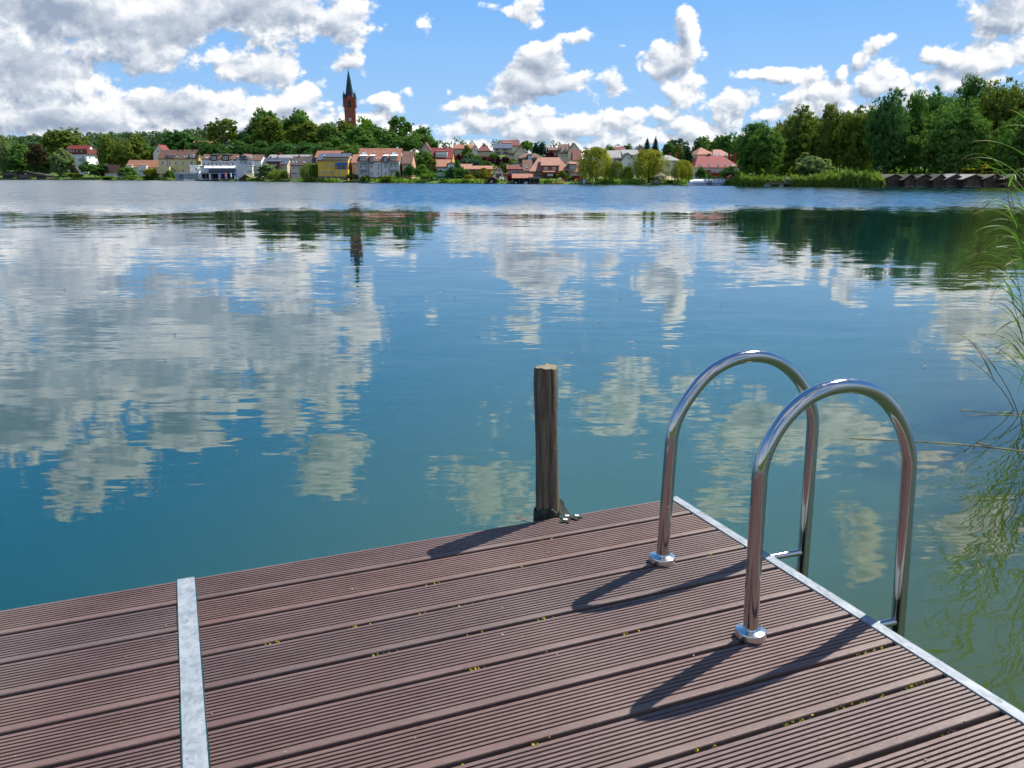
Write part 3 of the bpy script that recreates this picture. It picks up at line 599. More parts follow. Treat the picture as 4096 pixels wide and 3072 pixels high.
def tree(kind, x0, x1, ytop, s, mat, label, yb=None, name=None, group=None, cat=None):
    xc = (x0+x1)/2; d = shore(xc)+s; p = W(xc, ytop, d); g = gz(p.x, d)
    if yb is not None: g = min(W(xc, yb, d).z, max(g, .3)) if kind in ('bush',) else W(xc, yb, d).z
    h = p.z-g; w = (x1-x0)/3411*d*(1.12 if kind in ('oak','elm','tall','open') else 1.05)
    wn = {'oak':1.0,'elm':.93,'open':1.03,'tall':.95,'bush':1.06,'small':.98,'willow':1.06,'spruce':.42}[kind]
    i = CNT.get(kind, 0); CNT[kind] = i+1; pl = PROTO[kind]; me = pl[i % len(pl)]
    nm = name or {'willow':'willow_tree','spruce':'spruce_tree','bush':'bush'}.get(kind, 'broadleaf_tree')
    t = empty(nm, (p.x, d, g), (i*2.399) % 6.283, label, cat or {'willow':'willow','spruce':'spruce','bush':'bush'}.get(kind, 'tree'), group)
    t.scale = (w/wn, w/wn, h)
    c = bpy.data.objects.new('crown', me); link(c, t); c.material_slots[0].link = 'OBJECT'; c.material_slots[0].material = M['leaf_'+mat]
    link(bpy.data.objects.new('trunk' if kind != 'bush' else 'stem', PROTO['stem'] if kind == 'spruce' else PROTO['shrub'] if kind == 'bush' else PROTO['trunk']), t)
    return t
TREES = [
 # west shore
 ('tall',-40,42,545,14,'pale','pale green tree at the far west edge of the shore'),
 ('elm',14,124,580,16,'mid','fresh green tree behind the western boathouses, left of the brown withered tree'),
 ('open',100,186,578,17,'brown','brownish withered tree among green ones behind the dark boathouse'),
 ('elm',194,282,590,8,'pale','pale feathery tree with a bare stem before the red mansard house'),
 ('elm',120,215,612,30,'dark','dark green tree filling the gap between the brown withered tree and the red mansard house'),
 ('oak',172,328,519,110,'olive','broad olive tree rising behind the red mansard house'),
 ('oak',384,474,551,40,'olive','olive chestnut tree touching the right-hand gable of the red mansard house'),
 ('elm',450,566,533,45,'olive','taller yellowish chestnut tree between the mansard house and the mint gable'),
 ('oak',540,640,574,75,'mid','green round tree behind the mint gable house'),
 ('oak',-60,60,560,70,'mid','green tree on the meadow at the far west, behind the pale one'),
 ('bush',318,428,650,7,'mid','dense dark green bush on the shore before the mansard house'),
 ('bush',274,312,660,10,'brown','small reddish brown bush under the balcony of the mansard house'),
 ('bush',258,326,690,2,'willow','light green willow shrub on the water left of the dense dark bush'),
 ('bush',462,548,668,8,'mid','leafy shrub between the two small orange roofed cottages'),
 ('bush',576,656,668,9,'yellow','golden yellow shrub in front of the red roofed cottage'),
 ('bush',648,700,682,6,'mid','dark rounded shrub beside the steps of the restaurant quay'),
 ('bush',392,470,704,1,'bright','low bright hedge along the water below the orange cottage'),
 ('bush',490,560,700,1,'bright','low bright green shrub at the water between the cottages'),
 ('bush',560,640,704,1,'mid','low clipped hedge at the water by the golden shrub'),
 ('oak',636,792,533,120,'dark','dark rounded tree behind the pale yellow long house'),
 ('oak',760,850,565,90,'dark','dark bushy tree below the red roof on the wooded slope'),
 # church hill
 ('open',818,960,466,95,'olive','tall loose crowned tree showing sky, left end of the church hill'),
 ('tall',955,1050,500,120,'dark','dark tree between the loose crowned tree and the hill top'),
 ('oak',1000,1104,440,135,'mid','high green tree topping the left part of the church hill'),
 ('elm',1015,1142,472,100,'olive','large olive tree in front of the high one on the church hill'),
 ('oak',1108,1180,482,130,'mid','green tree in the dip between two high trees on the church hill'),
 ('oak',1140,1234,442,140,'mid','second high green tree on the church hill, above the dark roofed houses'),
 ('elm',1152,1300,483,100,'olive','wide olive tree below the church roof'),
 ('elm',1270,1376,494,95,'mid','rounded tree between the church roof and the tower'),
 ('elm',1346,1436,475,112,'olive','tree standing close against the foot of the church tower'),
 ('oak',1424,1492,472,135,'bright','fresh green tree right behind the church tower'),
 ('elm',1376,1496,512,90,'mid','full tree below the church clock'),
 ('elm',1466,1552,495,105,'mid','tree next right of the tree below the church clock'),
 ('open',1536,1654,466,125,'mid','high open tree on the right shoulder of the church hill'),
 ('elm',1500,1600,530,85,'mid','leafy tree above the red roof of the white four storey house'),
 ('elm',1585,1682,528,88,'mid','tree behind the brown roofed house beside the white four storey house'),
 ('oak',1640,1734,513,115,'mid','spreading tree at the right end of the church hill'),
 ('oak',1690,1752,560,95,'mid','small tree at the foot of the church hill, above the grey gable'),
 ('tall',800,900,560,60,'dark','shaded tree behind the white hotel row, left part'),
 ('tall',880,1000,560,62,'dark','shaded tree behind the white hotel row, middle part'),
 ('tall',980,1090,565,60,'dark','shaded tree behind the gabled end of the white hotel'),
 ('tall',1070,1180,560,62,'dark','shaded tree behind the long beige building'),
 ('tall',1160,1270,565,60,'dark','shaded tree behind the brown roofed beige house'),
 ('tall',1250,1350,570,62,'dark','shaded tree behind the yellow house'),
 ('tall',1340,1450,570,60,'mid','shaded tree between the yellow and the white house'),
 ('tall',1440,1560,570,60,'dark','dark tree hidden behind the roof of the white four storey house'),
 # shore in front of the town
 ('bush',1022,1122,655,8,'pale','pale green willow shrub at the right end of the white hotel'),
 ('willow',1070,1160,678,3,'willow','low weeping willow on the lawn near the slate roofed house'),
 ('willow',1194,1294,650,3,'willow','round weeping willow before the yellow house'),
 ('bush',1384,1448,694,3,'willow','willow shrub in front of the yellow house corner'),
 ('bush',1436,1490,702,2,'bright','lower willow shrub left of the stone plinth of the white house'),
 ('bush',1518,1600,700,3,'willow','light green shrub before the plinth of the white four storey house'),
 ('bush',1575,1604,684,6,'dark','slender dark shrub at the right corner of the white house'),
 ('small',1610,1668,663,16,'dark','dark small tree before the orange walled house'),
 ('small',1652,1720,660,8,'bright','bright green tree right of the orange walled house'),
 ('bush',1682,1746,688,4,'bright','bright willow bush at the water by the green veranda'),
 ('elm',1700,1746,634,18,'olive','greyish olive tree left of the terracotta cottage'),
 ('small',1650,1740,606,45,'mid','leafy tree on the slope below the red roofed yellow house'),
 ('bush',1768,1850,668,6,'dark','dense dark green bush at the water right of the green veranda'),
 ('bush',1826,1876,672,9,'mid','green bush before the long brown house'),
 ('bush',1852,1906,699,3,'yellow','yellow green rounded shrub standing at the water before the brown house'),
 ('bush',1892,1926,680,8,'mid','dark slender bush in front of the long brown house'),
 ('small',1912,1970,672,6,'yellow','bright yellow green tree at the right end of the brown house'),
 ('spruce',1808,1852,640,20,'dark','small dark cypress beside the white arched cottage'),
 # garden slope
 ('bush',1820,1852,616,62,'purple','dark purple plum tree below the red wall, leftmost one'),
 ('bush',1842,1930,630,50,'blue','large grey green bush on the garden slope under the red wall'),
 ('small',1885,1936,626,52,'mid','green garden tree in the middle of the slope'),
 ('bush',1918,1952,628,56,'purple','purple shrub between the green garden trees'),
 ('bush',1950,1980,628,55,'purple','dark purple plum tree left of the pair above the red hall'),
 ('bush',1976,2008,628,53,'purple','dark purple plum tree, left one of the pair above the red hall'),
 ('bush',2002,2038,624,55,'purple','largest purple plum tree, right one of the pair above the red hall'),
 ('bush',1918,1980,644,40,'mid','green bush on the slope left of the glazed boat cottage'),
 ('bush',1996,2032,648,38,'mid','round green bush right above the glazed boat cottage'),
 ('bush',2030,2060,634,48,'bright','bright green hedge bush by the cream half hipped house'),
 ('small',1846,1890,583,70,'mid','garden tree before the white gable on the hill crest'),
 ('bush',1960,1996,608,66,'mid','bush at the foot of the beige slope house'),
 ('bush',1846,1912,611,60,'pale','pale clipped hedge along the crest garden'),
 ('small',2074,2142,566,100,'bright','bright green tree behind the cream half hipped house'),
 ('spruce',2128,2158,571,96,'spruce','slim dark spruce beside the bright green tree'),
 ('spruce',2144,2190,570,92,'spruce','wider dark spruce right of the slim one on the town hill'),
 ('bush',2184,2216,604,64,'purple','purple tree left of the cream gabled town house'),
 ('bush',2212,2236,622,58,'purple','small purple shrub below the brown brick block'),
 ('small',2224,2274,682,14,'olive','round clipped tree standing in front of the terracotta roofed hall'),
 ('bush',2268,2296,706,6,'bright','light green shrub between the tarpaulin and the red kiosk'),
 # willows and park
 ('willow',2318,2454,581,4,'willow_yellow','largest weeping willow, with tresses hanging down to the lake'),
 ('willow',2434,2502,643,4,'willow','smaller weeping willow right of the largest one'),
 ('willow',2492,2534,660,5,'willow','slim green willow beside the wide dark willow'),
 ('willow',2526,2672,593,6,'willow_yellow','wide willow with a dark hollow, behind the wooden gazebo'),
 ('willow',2686,2774,635,4,'willow_yellow','egg shaped yellow green willow near the tour boat'),
 ('bush',2586,2630,708,4,'bright','bright bush left of the wooden gazebo'),
 ('bush',2666,2700,722,1,'mid','low green bank plants right of the wooden gazebo'),
 ('spruce',2570,2610,551,95,'spruce','blue green spruce behind the grey slate roofs, left one'),
 ('spruce',2606,2640,548,100,'spruce','narrow ragged spruce right beside the blue green one'),
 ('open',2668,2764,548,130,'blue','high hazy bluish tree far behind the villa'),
 ('oak',2646,2710,574,100,'dark','dark tree left of the hazy bluish tree'),
 ('oak',2690,2736,586,80,'olive','olive tree behind the white villa roof'),
 ('spruce',2716,2792,590,26,'spruce','broad dark conifer at the left end of the long red roof'),
 ('oak',2420,2460,586,120,'bright','green tree peeking out over the grey roofs'),
 ('oak',2486,2536,580,150,'dark','dark flat topped tree behind the grey roofs'),
 ('oak',2530,2580,592,150,'mid','low tree on the skyline next to the pink house'),
 ('oak',2776,2870,548,90,'mid','tree behind the pyramid roofed tower house'),
 ('oak',2850,2960,540,95,'mid','green tree behind the hipped tile roof'),
 ('oak',2920,3010,550,80,'mid','tree behind the right end of the long red roof'),
 ('small',2782,2830,672,12,'mid','young tree in front of the red balcony'),
 ('small',2876,2962,666,12,'dark','dark round tree before the right half of the white hotel with red roof'),
 ('bush',2832,2852,694,8,'bright','small bright green ball bush behind the tour boat'),
 ('tall',2952,3136,489,12,'mid','big green tree at the left end of the park, beside the long red roof'),
 ('tall',3098,3216,500,40,'mid','tree with a mid green crown behind the first big park tree'),
 ('oak',3096,3160,491,34,'yellow','yellow crown lit by the sun between two big park trees'),
 ('tall',3128,3330,426,36,'olive','huge park tree with an olive rounded top, left of the highest trees'),
 ('tall',3272,3400,416,34,'olive','olive topped park tree above the pale willow shrubs'),
 ('tall',3368,3524,413,30,'olive','park tree with yellow tips left of the dark alder'),
 ('tall',3490,3664,360,16,'dark','dark alder leaning over the left boathouses'),
 ('tall',3610,3730,376,22,'mid','mid green alder right of the dark alder'),
 ('tall',3660,3820,334,28,'dark','tall grey green tree behind the fourth boathouse'),
 ('tall',3708,3946,398,14,'mid','broad fresh green tree in front of the highest trees, above the boathouses'),
 ('tall',3798,3974,309,40,'dark','high dark crown between the broad fresh green tree and the skyline'),
 ('tall',3930,4130,298,26,'olive','highest tree with a sunlit yellow crown in the far right'),
 ('tall',4010,4230,420,12,'mid','tree at the right margin behind the last boathouses'),
 ('tall',4150,4400,330,24,'mid','tree beyond the last boathouse at the right margin'),
 ('bush',3184,3330,616,6,'pale','tall pale willow shrub behind the reed bank'),
 ('bush',3142,3240,662,4,'yellow','yellow tipped willow shrub beside the fishing pier'),
 ('bush',3230,3300,655,5,'pale','pale rounded willow shrub in the middle of the reed bank'),
 ('bush',3380,3440,690,8,'yellow','sunlit bush under the trees left of the boathouses'),
 ('bush',3476,3524,684,4,'bright','sunlit bush at the left wall of the first boathouse'),
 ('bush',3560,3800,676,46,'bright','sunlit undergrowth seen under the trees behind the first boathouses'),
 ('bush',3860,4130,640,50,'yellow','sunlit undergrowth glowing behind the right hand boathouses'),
 ('bush',3000,3040,700,6,'olive','shrub under the first big park tree'),
]
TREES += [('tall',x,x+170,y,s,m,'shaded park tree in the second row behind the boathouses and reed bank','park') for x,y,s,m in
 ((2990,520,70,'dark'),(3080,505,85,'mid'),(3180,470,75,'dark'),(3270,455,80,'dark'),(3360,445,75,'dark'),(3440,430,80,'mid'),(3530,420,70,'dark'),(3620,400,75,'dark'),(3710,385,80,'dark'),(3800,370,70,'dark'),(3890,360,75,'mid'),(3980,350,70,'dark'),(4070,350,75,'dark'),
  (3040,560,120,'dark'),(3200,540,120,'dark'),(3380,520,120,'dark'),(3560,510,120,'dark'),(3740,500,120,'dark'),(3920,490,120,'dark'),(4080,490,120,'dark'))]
TREES += [('tall',x,x+330,y,s,m,'tree on the wooded bank continuing beyond the right margin','park') for x,y,s,m in ((4380,330,20,'dark'),(4640,300,26,'mid'),(4900,270,16,'dark'),(5200,250,24,'dark'),(5500,240,18,'mid'),(5850,230,20,'dark'),(6250,220,16,'dark'),(6700,200,14,'mid'))]
for r in TREES:
    if len(r) > 7 and r[7] == 'park': tree(*r[:7], group='second row of park trees' if r[1] < 4300 else 'trees beyond the right margin'); continue
    kw = r[7] if len(r) > 7 else {}; tree(*r[:7], **kw)

def forest():                                                  # the wooded ridge far behind the town reads as one mass
    Cs, Ns, n = [], [], 0
    for row, (dd, x0, x1, step, top) in enumerate([(640,-500,900,15,None),(590,-500,890,16,None),(530,-480,860,18,None),(470,-460,800,20,None),(410,-420,770,22,None),(350,-400,740,24,None),(290,-380,720,27,None),(230,-380,640,30,None),(640,880,5600,40,None)]):
        px = x0
        while px < x1:
            px += step*random.uniform(.6, 1.4); d = shore(px)+dd+random.uniform(-30, 30); x = (px-2048)/3411*d; g = gz(x, d)
            ht = random.uniform(13, 20) if dd > 380 else random.uniform(10, 16); w = ht*random.uniform(.5, .75); k = 190 if px < 900 else 70
            dirs = RNG.normal(0, 1, (k, 3)); dirs /= np.linalg.norm(dirs, axis=1)[:, None]; dirs[:, 2] = np.abs(dirs[:, 2])*np.where(RNG.random(k) < .8, 1, -.6)
            Cs.append(np.array([x, d, g+ht*.55])+dirs*np.array([w*.5, w*.5, ht*.46])*RNG.uniform(.75, 1.05, (k, 1))); Ns.append(dirs)
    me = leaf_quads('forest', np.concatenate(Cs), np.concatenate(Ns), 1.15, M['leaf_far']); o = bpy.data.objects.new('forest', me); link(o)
    tag(o, 'far wooded ridge of mixed pines behind the town', 'forest', kind='stuff')
forest()
def reeds_far():
    Cs = []; n = 42000
    px = RNG.uniform(2905, 3540, n); s = RNG.uniform(-4.7, 3.5, n)
    d = np.array([shore(p) for p in px])+s*np.where(px < 2960, .4, 1)
    hmax = .86*np.array([lerp([(2905,.9),(2960,2.0),(3060,1.6),(3230,1.7),(3330,2.4),(3420,2.6),(3510,2.2),(3540,1.2)], p) for p in px])*(1+.16*np.sin(px*.09+.6*s)+.14*np.sin(px*.031+s)+.12*np.sin(px*.23-s))*np.where(RNG.random(n) < .12, 1.25, 1)
    z = hmax*RNG.uniform(.0, 1, n)**.7; C = np.stack([(px-2048)/3411*d, d, np.maximum(z, .05)], 1)
    N = np.tile((.1, -.6, .7), (n, 1)); me = leaf_quads('reed_bed', C, N, .13, M['leaf_reed'], aspect=3.4, tilt=.5, vertical=True)
    o = bpy.data.objects.new('reed_bed', me); link(o); tag(o, 'green reed bed along the bank between the tour boat and the boathouses', 'reeds', kind='stuff')
    n = 16000; px = RNG.uniform(-100, 2930, n); s = RNG.uniform(-.6, 5, n); d = np.array([shore(p) for p in px])+s
    keep = (np.sin(px*.021)+.6*np.sin(px*.057+1)+RNG.normal(0, .5, n) > -.1) & ~((px > 690) & (px < 965))
    C = np.stack([(px-2048)/3411*d, d, .2+RNG.uniform(0, .9, n)], 1)[keep]
    me = leaf_quads('bank_grass', C, np.tile((.1, -.5, .8), (len(C), 1)), .34, M['leaf_grass'], aspect=1.3, tilt=.5, vertical=True)
    o = bpy.data.objects.new('bank_grass', me); link(o); tag(o, 'long grass and bank plants along the town shore', 'grass', kind='stuff')
reeds_far()
def undergrowth():
    n = 30000; px = RNG.uniform(2940, 4700, n); s = RNG.uniform(56, 66, n); d = np.array([shore(p) for p in px])+s
    top = 3.4+1.3*np.sin(px*.037)+.9*np.sin(px*.083+1)+.6*np.sin(px*.19)
    C = np.stack([(px-2048)/3411*d, d, 1.0+np.maximum(.2, top)*RNG.uniform(0, 1, n)**.7], 1); N = np.tile((.3, -.5, .8), (n, 1))
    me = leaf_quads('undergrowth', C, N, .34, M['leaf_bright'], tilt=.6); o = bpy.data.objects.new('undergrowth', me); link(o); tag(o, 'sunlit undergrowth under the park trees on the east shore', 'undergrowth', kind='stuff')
undergrowth()
# ------------------------------------------------------------------ buildings of the town, west to east
def house(name, label, x0, x1, yb, ye, yr, s, depth, wall, roof, style='gx', ov=.45, t=.22, wins=(), side=(), roofw=(), chims=(), dorm=(), plinth=None, doors=(), hip=None, hb=1.0, cat='house', group=None, rgl='right', wf='white_paint', gl='glass_dark'):
    """x0..x1, yb, ye, yr: the front's left and right edge, foot, eave and ridge in photo pixels; s: metres behind the shoreline"""
    xc = (x0+x1)/2; d = shore(xc)+s; p0 = W(xc, yb, d); X0 = W(x0, ye, d).x-p0.x; X1 = W(x1, ye, d).x-p0.x
    he = W(xc, ye, d).z-p0.z; hr = (W(xc, yr, d+(depth/2 if style not in ('gy', 'flat') else 0)).z-p0.z)
    root = empty(name, (p0.x, d, p0.z), 0, label, cat, group); O = Vector(root.location); D = depth; low = -6
    ytop = D/2; w = MB()
    if style == 'gx':
        for x, dx in ((X0, .0), ): w.prism([(X0,0,low),(X0,0,he),(X0,D/2,hr),(X0,D,he),(X0,D,low)], (X1-X0,0,0))
    elif style in ('gy',):
        xm = (X0+X1)/2; w.prism([(X0,0,low),(X0,0,he),(xm,0,hr),(X1,0,he),(X1,0,low)], (0,D,0))
    else: w.box(X0, X1, 0, D, low, he)
    w.build('wall', M[wall], root)
    r = MB(); n_f = Vector((0, -1, 0))
    if style == 'gx':
        sl = (hr-he)/(D/2); e = ov; prof = [(-e, he-e*sl), (D/2, hr), (D+e, he-e*sl)]
        pts = [(X0-.3, y, z+.03) for y, z in prof]; r.prism(pts+[(x, y, z+t) for x, y, z in reversed(pts)], (X1-X0+.6, 0, 0))
        pl = (Vector((0, 0, he+.03+t)), Vector((0, -sl, 1)).normalized())
    elif style == 'gy':
        xm = (X0+X1)/2; sl = (hr-he)/(xm-X0); pts = [(X0-ov, -.35, he-ov*sl+.03), (xm, -.35, hr+.03), (X1+ov, -.35, he-ov*sl+.03)]
        r.prism(pts+[(x, y, z+t) for x, y, z in reversed(pts)], (0, D+.7, 0)); pl = (Vector((X1, 0, he+t)), Vector((sl, 0, 1)).normalized())
    elif style in ('hip', 'half'):
        i = hip if hip is not None else D/2; e = ov; k = (hr-he)/(D/2); ze = he-e*k*.6
        if style == 'hip': T = [(X0+i, D/2, hr), (X1-i, D/2, hr)]
        B_ = [(X0-e, -e, ze), (X1+e, -e, ze), (X1+e, D+e, ze), (X0-e, D+e, ze)]
        r.poly([B_[0], B_[1], T[1], T[0]]); r.poly([B_[1], B_[2], T[1]]); r.poly([B_[2], B_[3], T[0], T[1]]); r.poly([B_[3], B_[0], T[0]]); r.poly([(x, y, z) for x, y, z in reversed(B_)])
        pl = (Vector((0, -e, ze)), Vector((0, -(hr-ze)/(D/2+e), 1)).normalized())
    elif style == 'pyr':
        e = ov; B_ = [(X0-e, -e, he), (X1+e, -e, he), (X1+e, D+e, he), (X0-e, D+e, he)]; A_ = ((X0+X1)/2, D/2, hr)
        for a in range(4): r.poly([B_[a], B_[(a+1) % 4], A_])
        r.poly(list(reversed(B_))); pl = (Vector((0, -e, he)), Vector((0, -(hr-he)/(D/2+e), 1)).normalized())
    else:
        r.box(X0-.25, X1+.25, -.25, D+.25, he+.003, he+.3); pl = (Vector((0,0,he+.3)), Vector((0,0,1)))
    ro = r.build('roof', M[roof], root)
    def quad(px, py, pw, ph, p, n):                               # the four corners of a photo rectangle on plane (p, n), local
        return [hit(px+a*pw/2, py+b*ph/2, O+p, n)-O for a, b in ((-1,1),(1,1),(1,-1),(-1,-1))]
    def window(px, py, pw, ph, p, n, th=.09, bars=1, cross=False, nm='window', fm=wf, gm=gl, par=root):
        q = quad(px, py, pw, ph, p, n); c = sum(q, Vector())/4; m = MB(); ex = q[1]-q[0]; ey = q[3]-q[0]; fw = min(.13, ex.length*.13)
        m.prism([v+n*.02 for v in q], n*(th*.4), 1)
        def bar(a0, a1, b0, b1): m.prism([q[0]+ex*a+ey*b+n*.02 for a, b in ((a0,b0),(a1,b0),(a1,b1),(a0,b1))], n*th, 0)
        u, v = fw/ex.length, fw/ey.length
        bar(0, u, 0, 1); bar(1-u, 1, 0, 1); bar(u, 1-u, 0, v); bar(u, 1-u, 1-v, 1)
        for k in range(bars): a = (k+1)/(bars+1); bar(a-u*.4, a+u*.4, v, 1-v)
        if cross: bar(u, 1-u, .62, .62+v*.8)
        return m.build(nm, [M[fm], M[gm]], par)
    P0 = Vector((0, 0, 0)); NF = Vector((0, -1, 0))
    for k in wins:
        if len(k) == 2: k = (*k, 7, 11)
        window(*k[:4], P0, NF, cross=len(k) > 4)
    for k in doors: window(*k[:4], P0, NF, nm='door', fm=k[4] if len(k) > 4 else 'brown_wood', gm=k[5] if len(k) > 5 else 'glass_dark')
    for k in side: window(*k[:4], Vector((X1, 0, 0)), Vector((1, 0, 0)))
    for k in roofw: window(*k[:4], pl[0]-O*0, pl[1], th=.12, bars=0, nm='skylight', fm='steel_grey', gm=k[4] if len(k) > 4 else 'glass_light', par=ro)
    for px, py, pw in chims:
        q = W(px, py, d+D/2)-O; h = pw/3411*d/2; m = MB(); zb = min(he, hr-1)
        m.box(q.x-h, q.x+h, D/2-h, D/2+h, zb, q.z); m.box(q.x-h*1.2, q.x+h*1.2, D/2-h*1.2, D/2+h*1.2, q.z+.004, q.z+.18); m.build('chimney', M['brick'], ro)
    for a, b, yt, ybm, dr, dw, win in dorm:                       # dormers: left, right, top, bottom, roof material, wall material, windows
        f = hit((a+b)/2, ybm, O+pl[0], pl[1])-O; yf = f.y; xa = W(a, ybm, O.y+yf).x-O.x; xb = W(b, ybm, O.y+yf).x-O.x; zt = W((a+b)/2, yt, O.y+yf).z-O.z
        back = min(D/2, yf+(zt-f.z)/max(.2, -pl[1].y/pl[1].z)+.2); m = MB(); m.box(xa, xb, yf, back, f.z-.3, zt-.15); dm = m.build('dormer', M[dw], root)
        m = MB(); e = .25; m.prism([(xa-e, yf-e, zt-.15), (xb+e, yf-e, zt-.15), (xb+e, back+1.2, zt+.35), (xa-e, back+1.2, zt+.35)], (0, 0, .16)); m.build('dormer_roof', M[dr], dm)
        for k in win: window(*k[:4], Vector((0, yf, 0)), NF, par=dm)
    if plinth:
        m = MB(); zt = W(xc, plinth[0], d).z-O.z; m.box(X0-.06, X1+.06, -.06, D+.06, low, zt); m.build('plinth', M[plinth[1]], root)
    return dict(root=root, O=O, d=d, X0=X0, X1=X1, he=he, hr=hr, D=D, win=window, pl=pl, roof=ro)
def fpart(h, nm, mat, a, b, yt, ybm, y0, y1):                     # box part of a house given in photo pixels on its front, from depth y0 to y1
    O = h['O']; d = O.y+y0; p, q = W(a, ybm, d)-O, W(b, yt, d)-O; m = MB(); m.box(p.x, q.x, y0, y1, p.z, q.z); return m.build(nm, M[mat], h['root'])
def railing(h, a, b, yt, ybm, y0, nm='railing', mat='steel_grey', n=None):
    O = h['O']; d = O.y+y0; p, q = W(a, ybm, d)-O, W(b, yt, d)-O; m = MB(); n = n or max(3, int((q.x-p.x)/.5))
    m.box(p.x, q.x, y0, y0+.07, q.z-.08, q.z); m.box(p.x, q.x, y0, y0+.07, p.z, p.z+.08)
    for i in range(n+1): x = p.x+(q.x-p.x-.06)*i/n; m.box(x, x+.06, y0+.003, y0+.067, p.z+.081, q.z-.081)
    return m.build(nm, M[mat], h['root'])

# --- west shore
h = house('mansard_house', 'white house with red mansard storey and red roof among trees on the west shore', 258, 345, 672, 616, 583, 60, 15, 'white_plaster', 'red_roof', ov=.3,
 wins=[(284,627,5,11),(298,628,4,12),(315,640,6,12),(288,655,9,14),(301,653,4,12),(316,659,5,5),(334,655,6,12)], side=[(359,604,5,10),(373,604,5,10),(387,604,5,10),(359,629,6,9)])
m_ = h; b = fpart(h, 'mansard', 'dark_red_roof', 254, 347, 596, 616, -.5, 15.4)
for px in (258, 264, 271, 278, 286, 294, 307, 326): h['win'](px, 604, 4, 9, Vector((0,-.5,0)), Vector((0,-1,0)), par=b)
fpart(h, 'balcony', 'steel_grey', 316, 342, 633, 643, -1.6, -.02); h['win'](332, 628, 9, 10, Vector((0,0,0)), Vector((0,-1,0)), nm='balcony_door')
house('cottage', 'low white cottage with plain orange tile roof near the water', 418, 470, 700, 689, 661, 22, 9, 'white_plaster', 'orange_roof', wins=[(454,695,8,7)], ov=.5)
house('cottage', 'white cottage with long red tile roof and two dormers', 505, 630, 692, 669, 642, 34, 10, 'white_plaster', 'orange_roof', chims=[(569,645,6)],
 dorm=[(504,528,660,674,'orange_roof','white_plaster',()),(553,586,660,678,'orange_roof','white_plaster',[(568,672,6,6)])])
house('gable_house', 'pale mint gable house with red verge, half hidden by trees', 612, 660, 633, 611, 580, 75, 10, 'mint_plaster', 'red_roof', 'gy', wins=[(633,604,8,9)])
house('church_annex', 'red tiled roof showing between trees on the wooded slope', 768, 846, 600, 584, 565, 100, 9, 'red_brick_wall', 'orange_roof')
h = house('long_house', 'pale yellow long house with dark brown roof and right gable', 632, 784, 694, 634, 601, 22, 11, 'pale_yellow_plaster', 'brown_roof', cat='house',
 wins=[(650,652,12,16),(679,652,8,16),(704,653,8,16),(733,653,8,16),(766,652,11,16),(682,680,8,15),(701,684,7,10),(733,682,8,13)], roofw=[(709,627,9,5),(738,627,7,5),(747,627,7,5)], chims=[(717,599,6),(736,597,6),(774,598,5)],
 dorm=[(668,700,619,630,'brown_roof','red_brick_wall',[(684,625,24,8)]),(760,777,614,631,'brown_roof','white_plaster',[(767,626,8,9)])])
fpart(h, 'annex', 'pale_yellow_plaster', 628, 676, 668, 694, -5, -.02); fpart(h, 'downpipe', 'steel_grey', 669, 671, 636, 690, -.15, -.02)
# white hotel row and its lakeside restaurant
h = house('hotel', 'white hotel row with brown roof, balconied dormers and gabled end wing', 806, 942, 700, 637, 619, 22, 10, 'white_plaster', 'brown_roof', cat='hotel',
 wins=[(817,655,8,14),(833,657,8,14),(848,654,7,12),(866,657,7,14),(880,656,7,16),(892,652,6,8),(911,656,6,13),(932,656,8,13)], roofw=[(828,630,13,5)],
 dorm=[(843,868,618,640,'dark_roof','dark_wood',[(855,632,16,11)]),(889,916,618,640,'dark_roof','dark_wood',[(902,632,16,11)])])
for a, b in ((838,868),(884,918)): fpart(h, 'balcony', 'white_paint', a, b, 645, 647, -1.4, -.02); railing(h, a, b, 636, 645, -1.4)
h = house('hotel_wing', 'gabled white end wing of the hotel with a high balcony', 941, 1008, 700, 640, 617, 20.5, 12, 'white_plaster', 'brown_roof', 'gy', ov=.7, cat='hotel', wins=[(965,648,7,12),(980,649,7,12),(992,657,19,9),(1014,680,4,9)])
fpart(h, 'balcony', 'dark_wood', 955, 989, 637, 640, -1.3, -.02); railing(h, 955, 989, 631, 637, -1.3, mat='black'); h['win'](972, 629, 24, 9, Vector((0,0,0)), Vector((0,-1,0)), bars=3, fm='dark_wood')
h = house('hotel_wing', 'plain white side wing of the hotel with small windows', 1007, 1043, 700, 641, 621, 24, 10, 'white_plaster', 'brown_roof', cat='hotel', wins=[(1022,649,5,7),(1019,673,10,6)], roofw=[(1014,629,9,7,'glass_dark')])
h = house('restaurant', 'lakeside restaurant pavilion with glass front under a long white awning', 800, 972, 716, 667, 667, 9, 9, 'white_paint', 'steel_grey', 'flat', cat='restaurant')
for i in range(6): h['win'](847+i*24.5, 684, 24, 20, Vector((0,0,0)), Vector((0,-1,0)), bars=2, fm='steel_grey', nm='glass_front')
for i in range(7): h['win'](811+i*25.5, 705, 24, 20, Vector((0,-2.2,0)), Vector((0,-1,0)), bars=0, fm='steel_grey', gm='dark_interior', nm='lower_front')  # near-black panes paint the shade below the terrace
fpart(h, 'terrace', 'steel_grey', 800, 974, 692, 695, -4.5, -.02); railing(h, 802, 972, 687, 692, -4.45, mat='black')
for px in (804, 838, 841, 877, 906, 940, 973): fpart(h, 'post', 'white_paint', px-1.1, px+1.1, 692, 719, -4.4, -4.2)
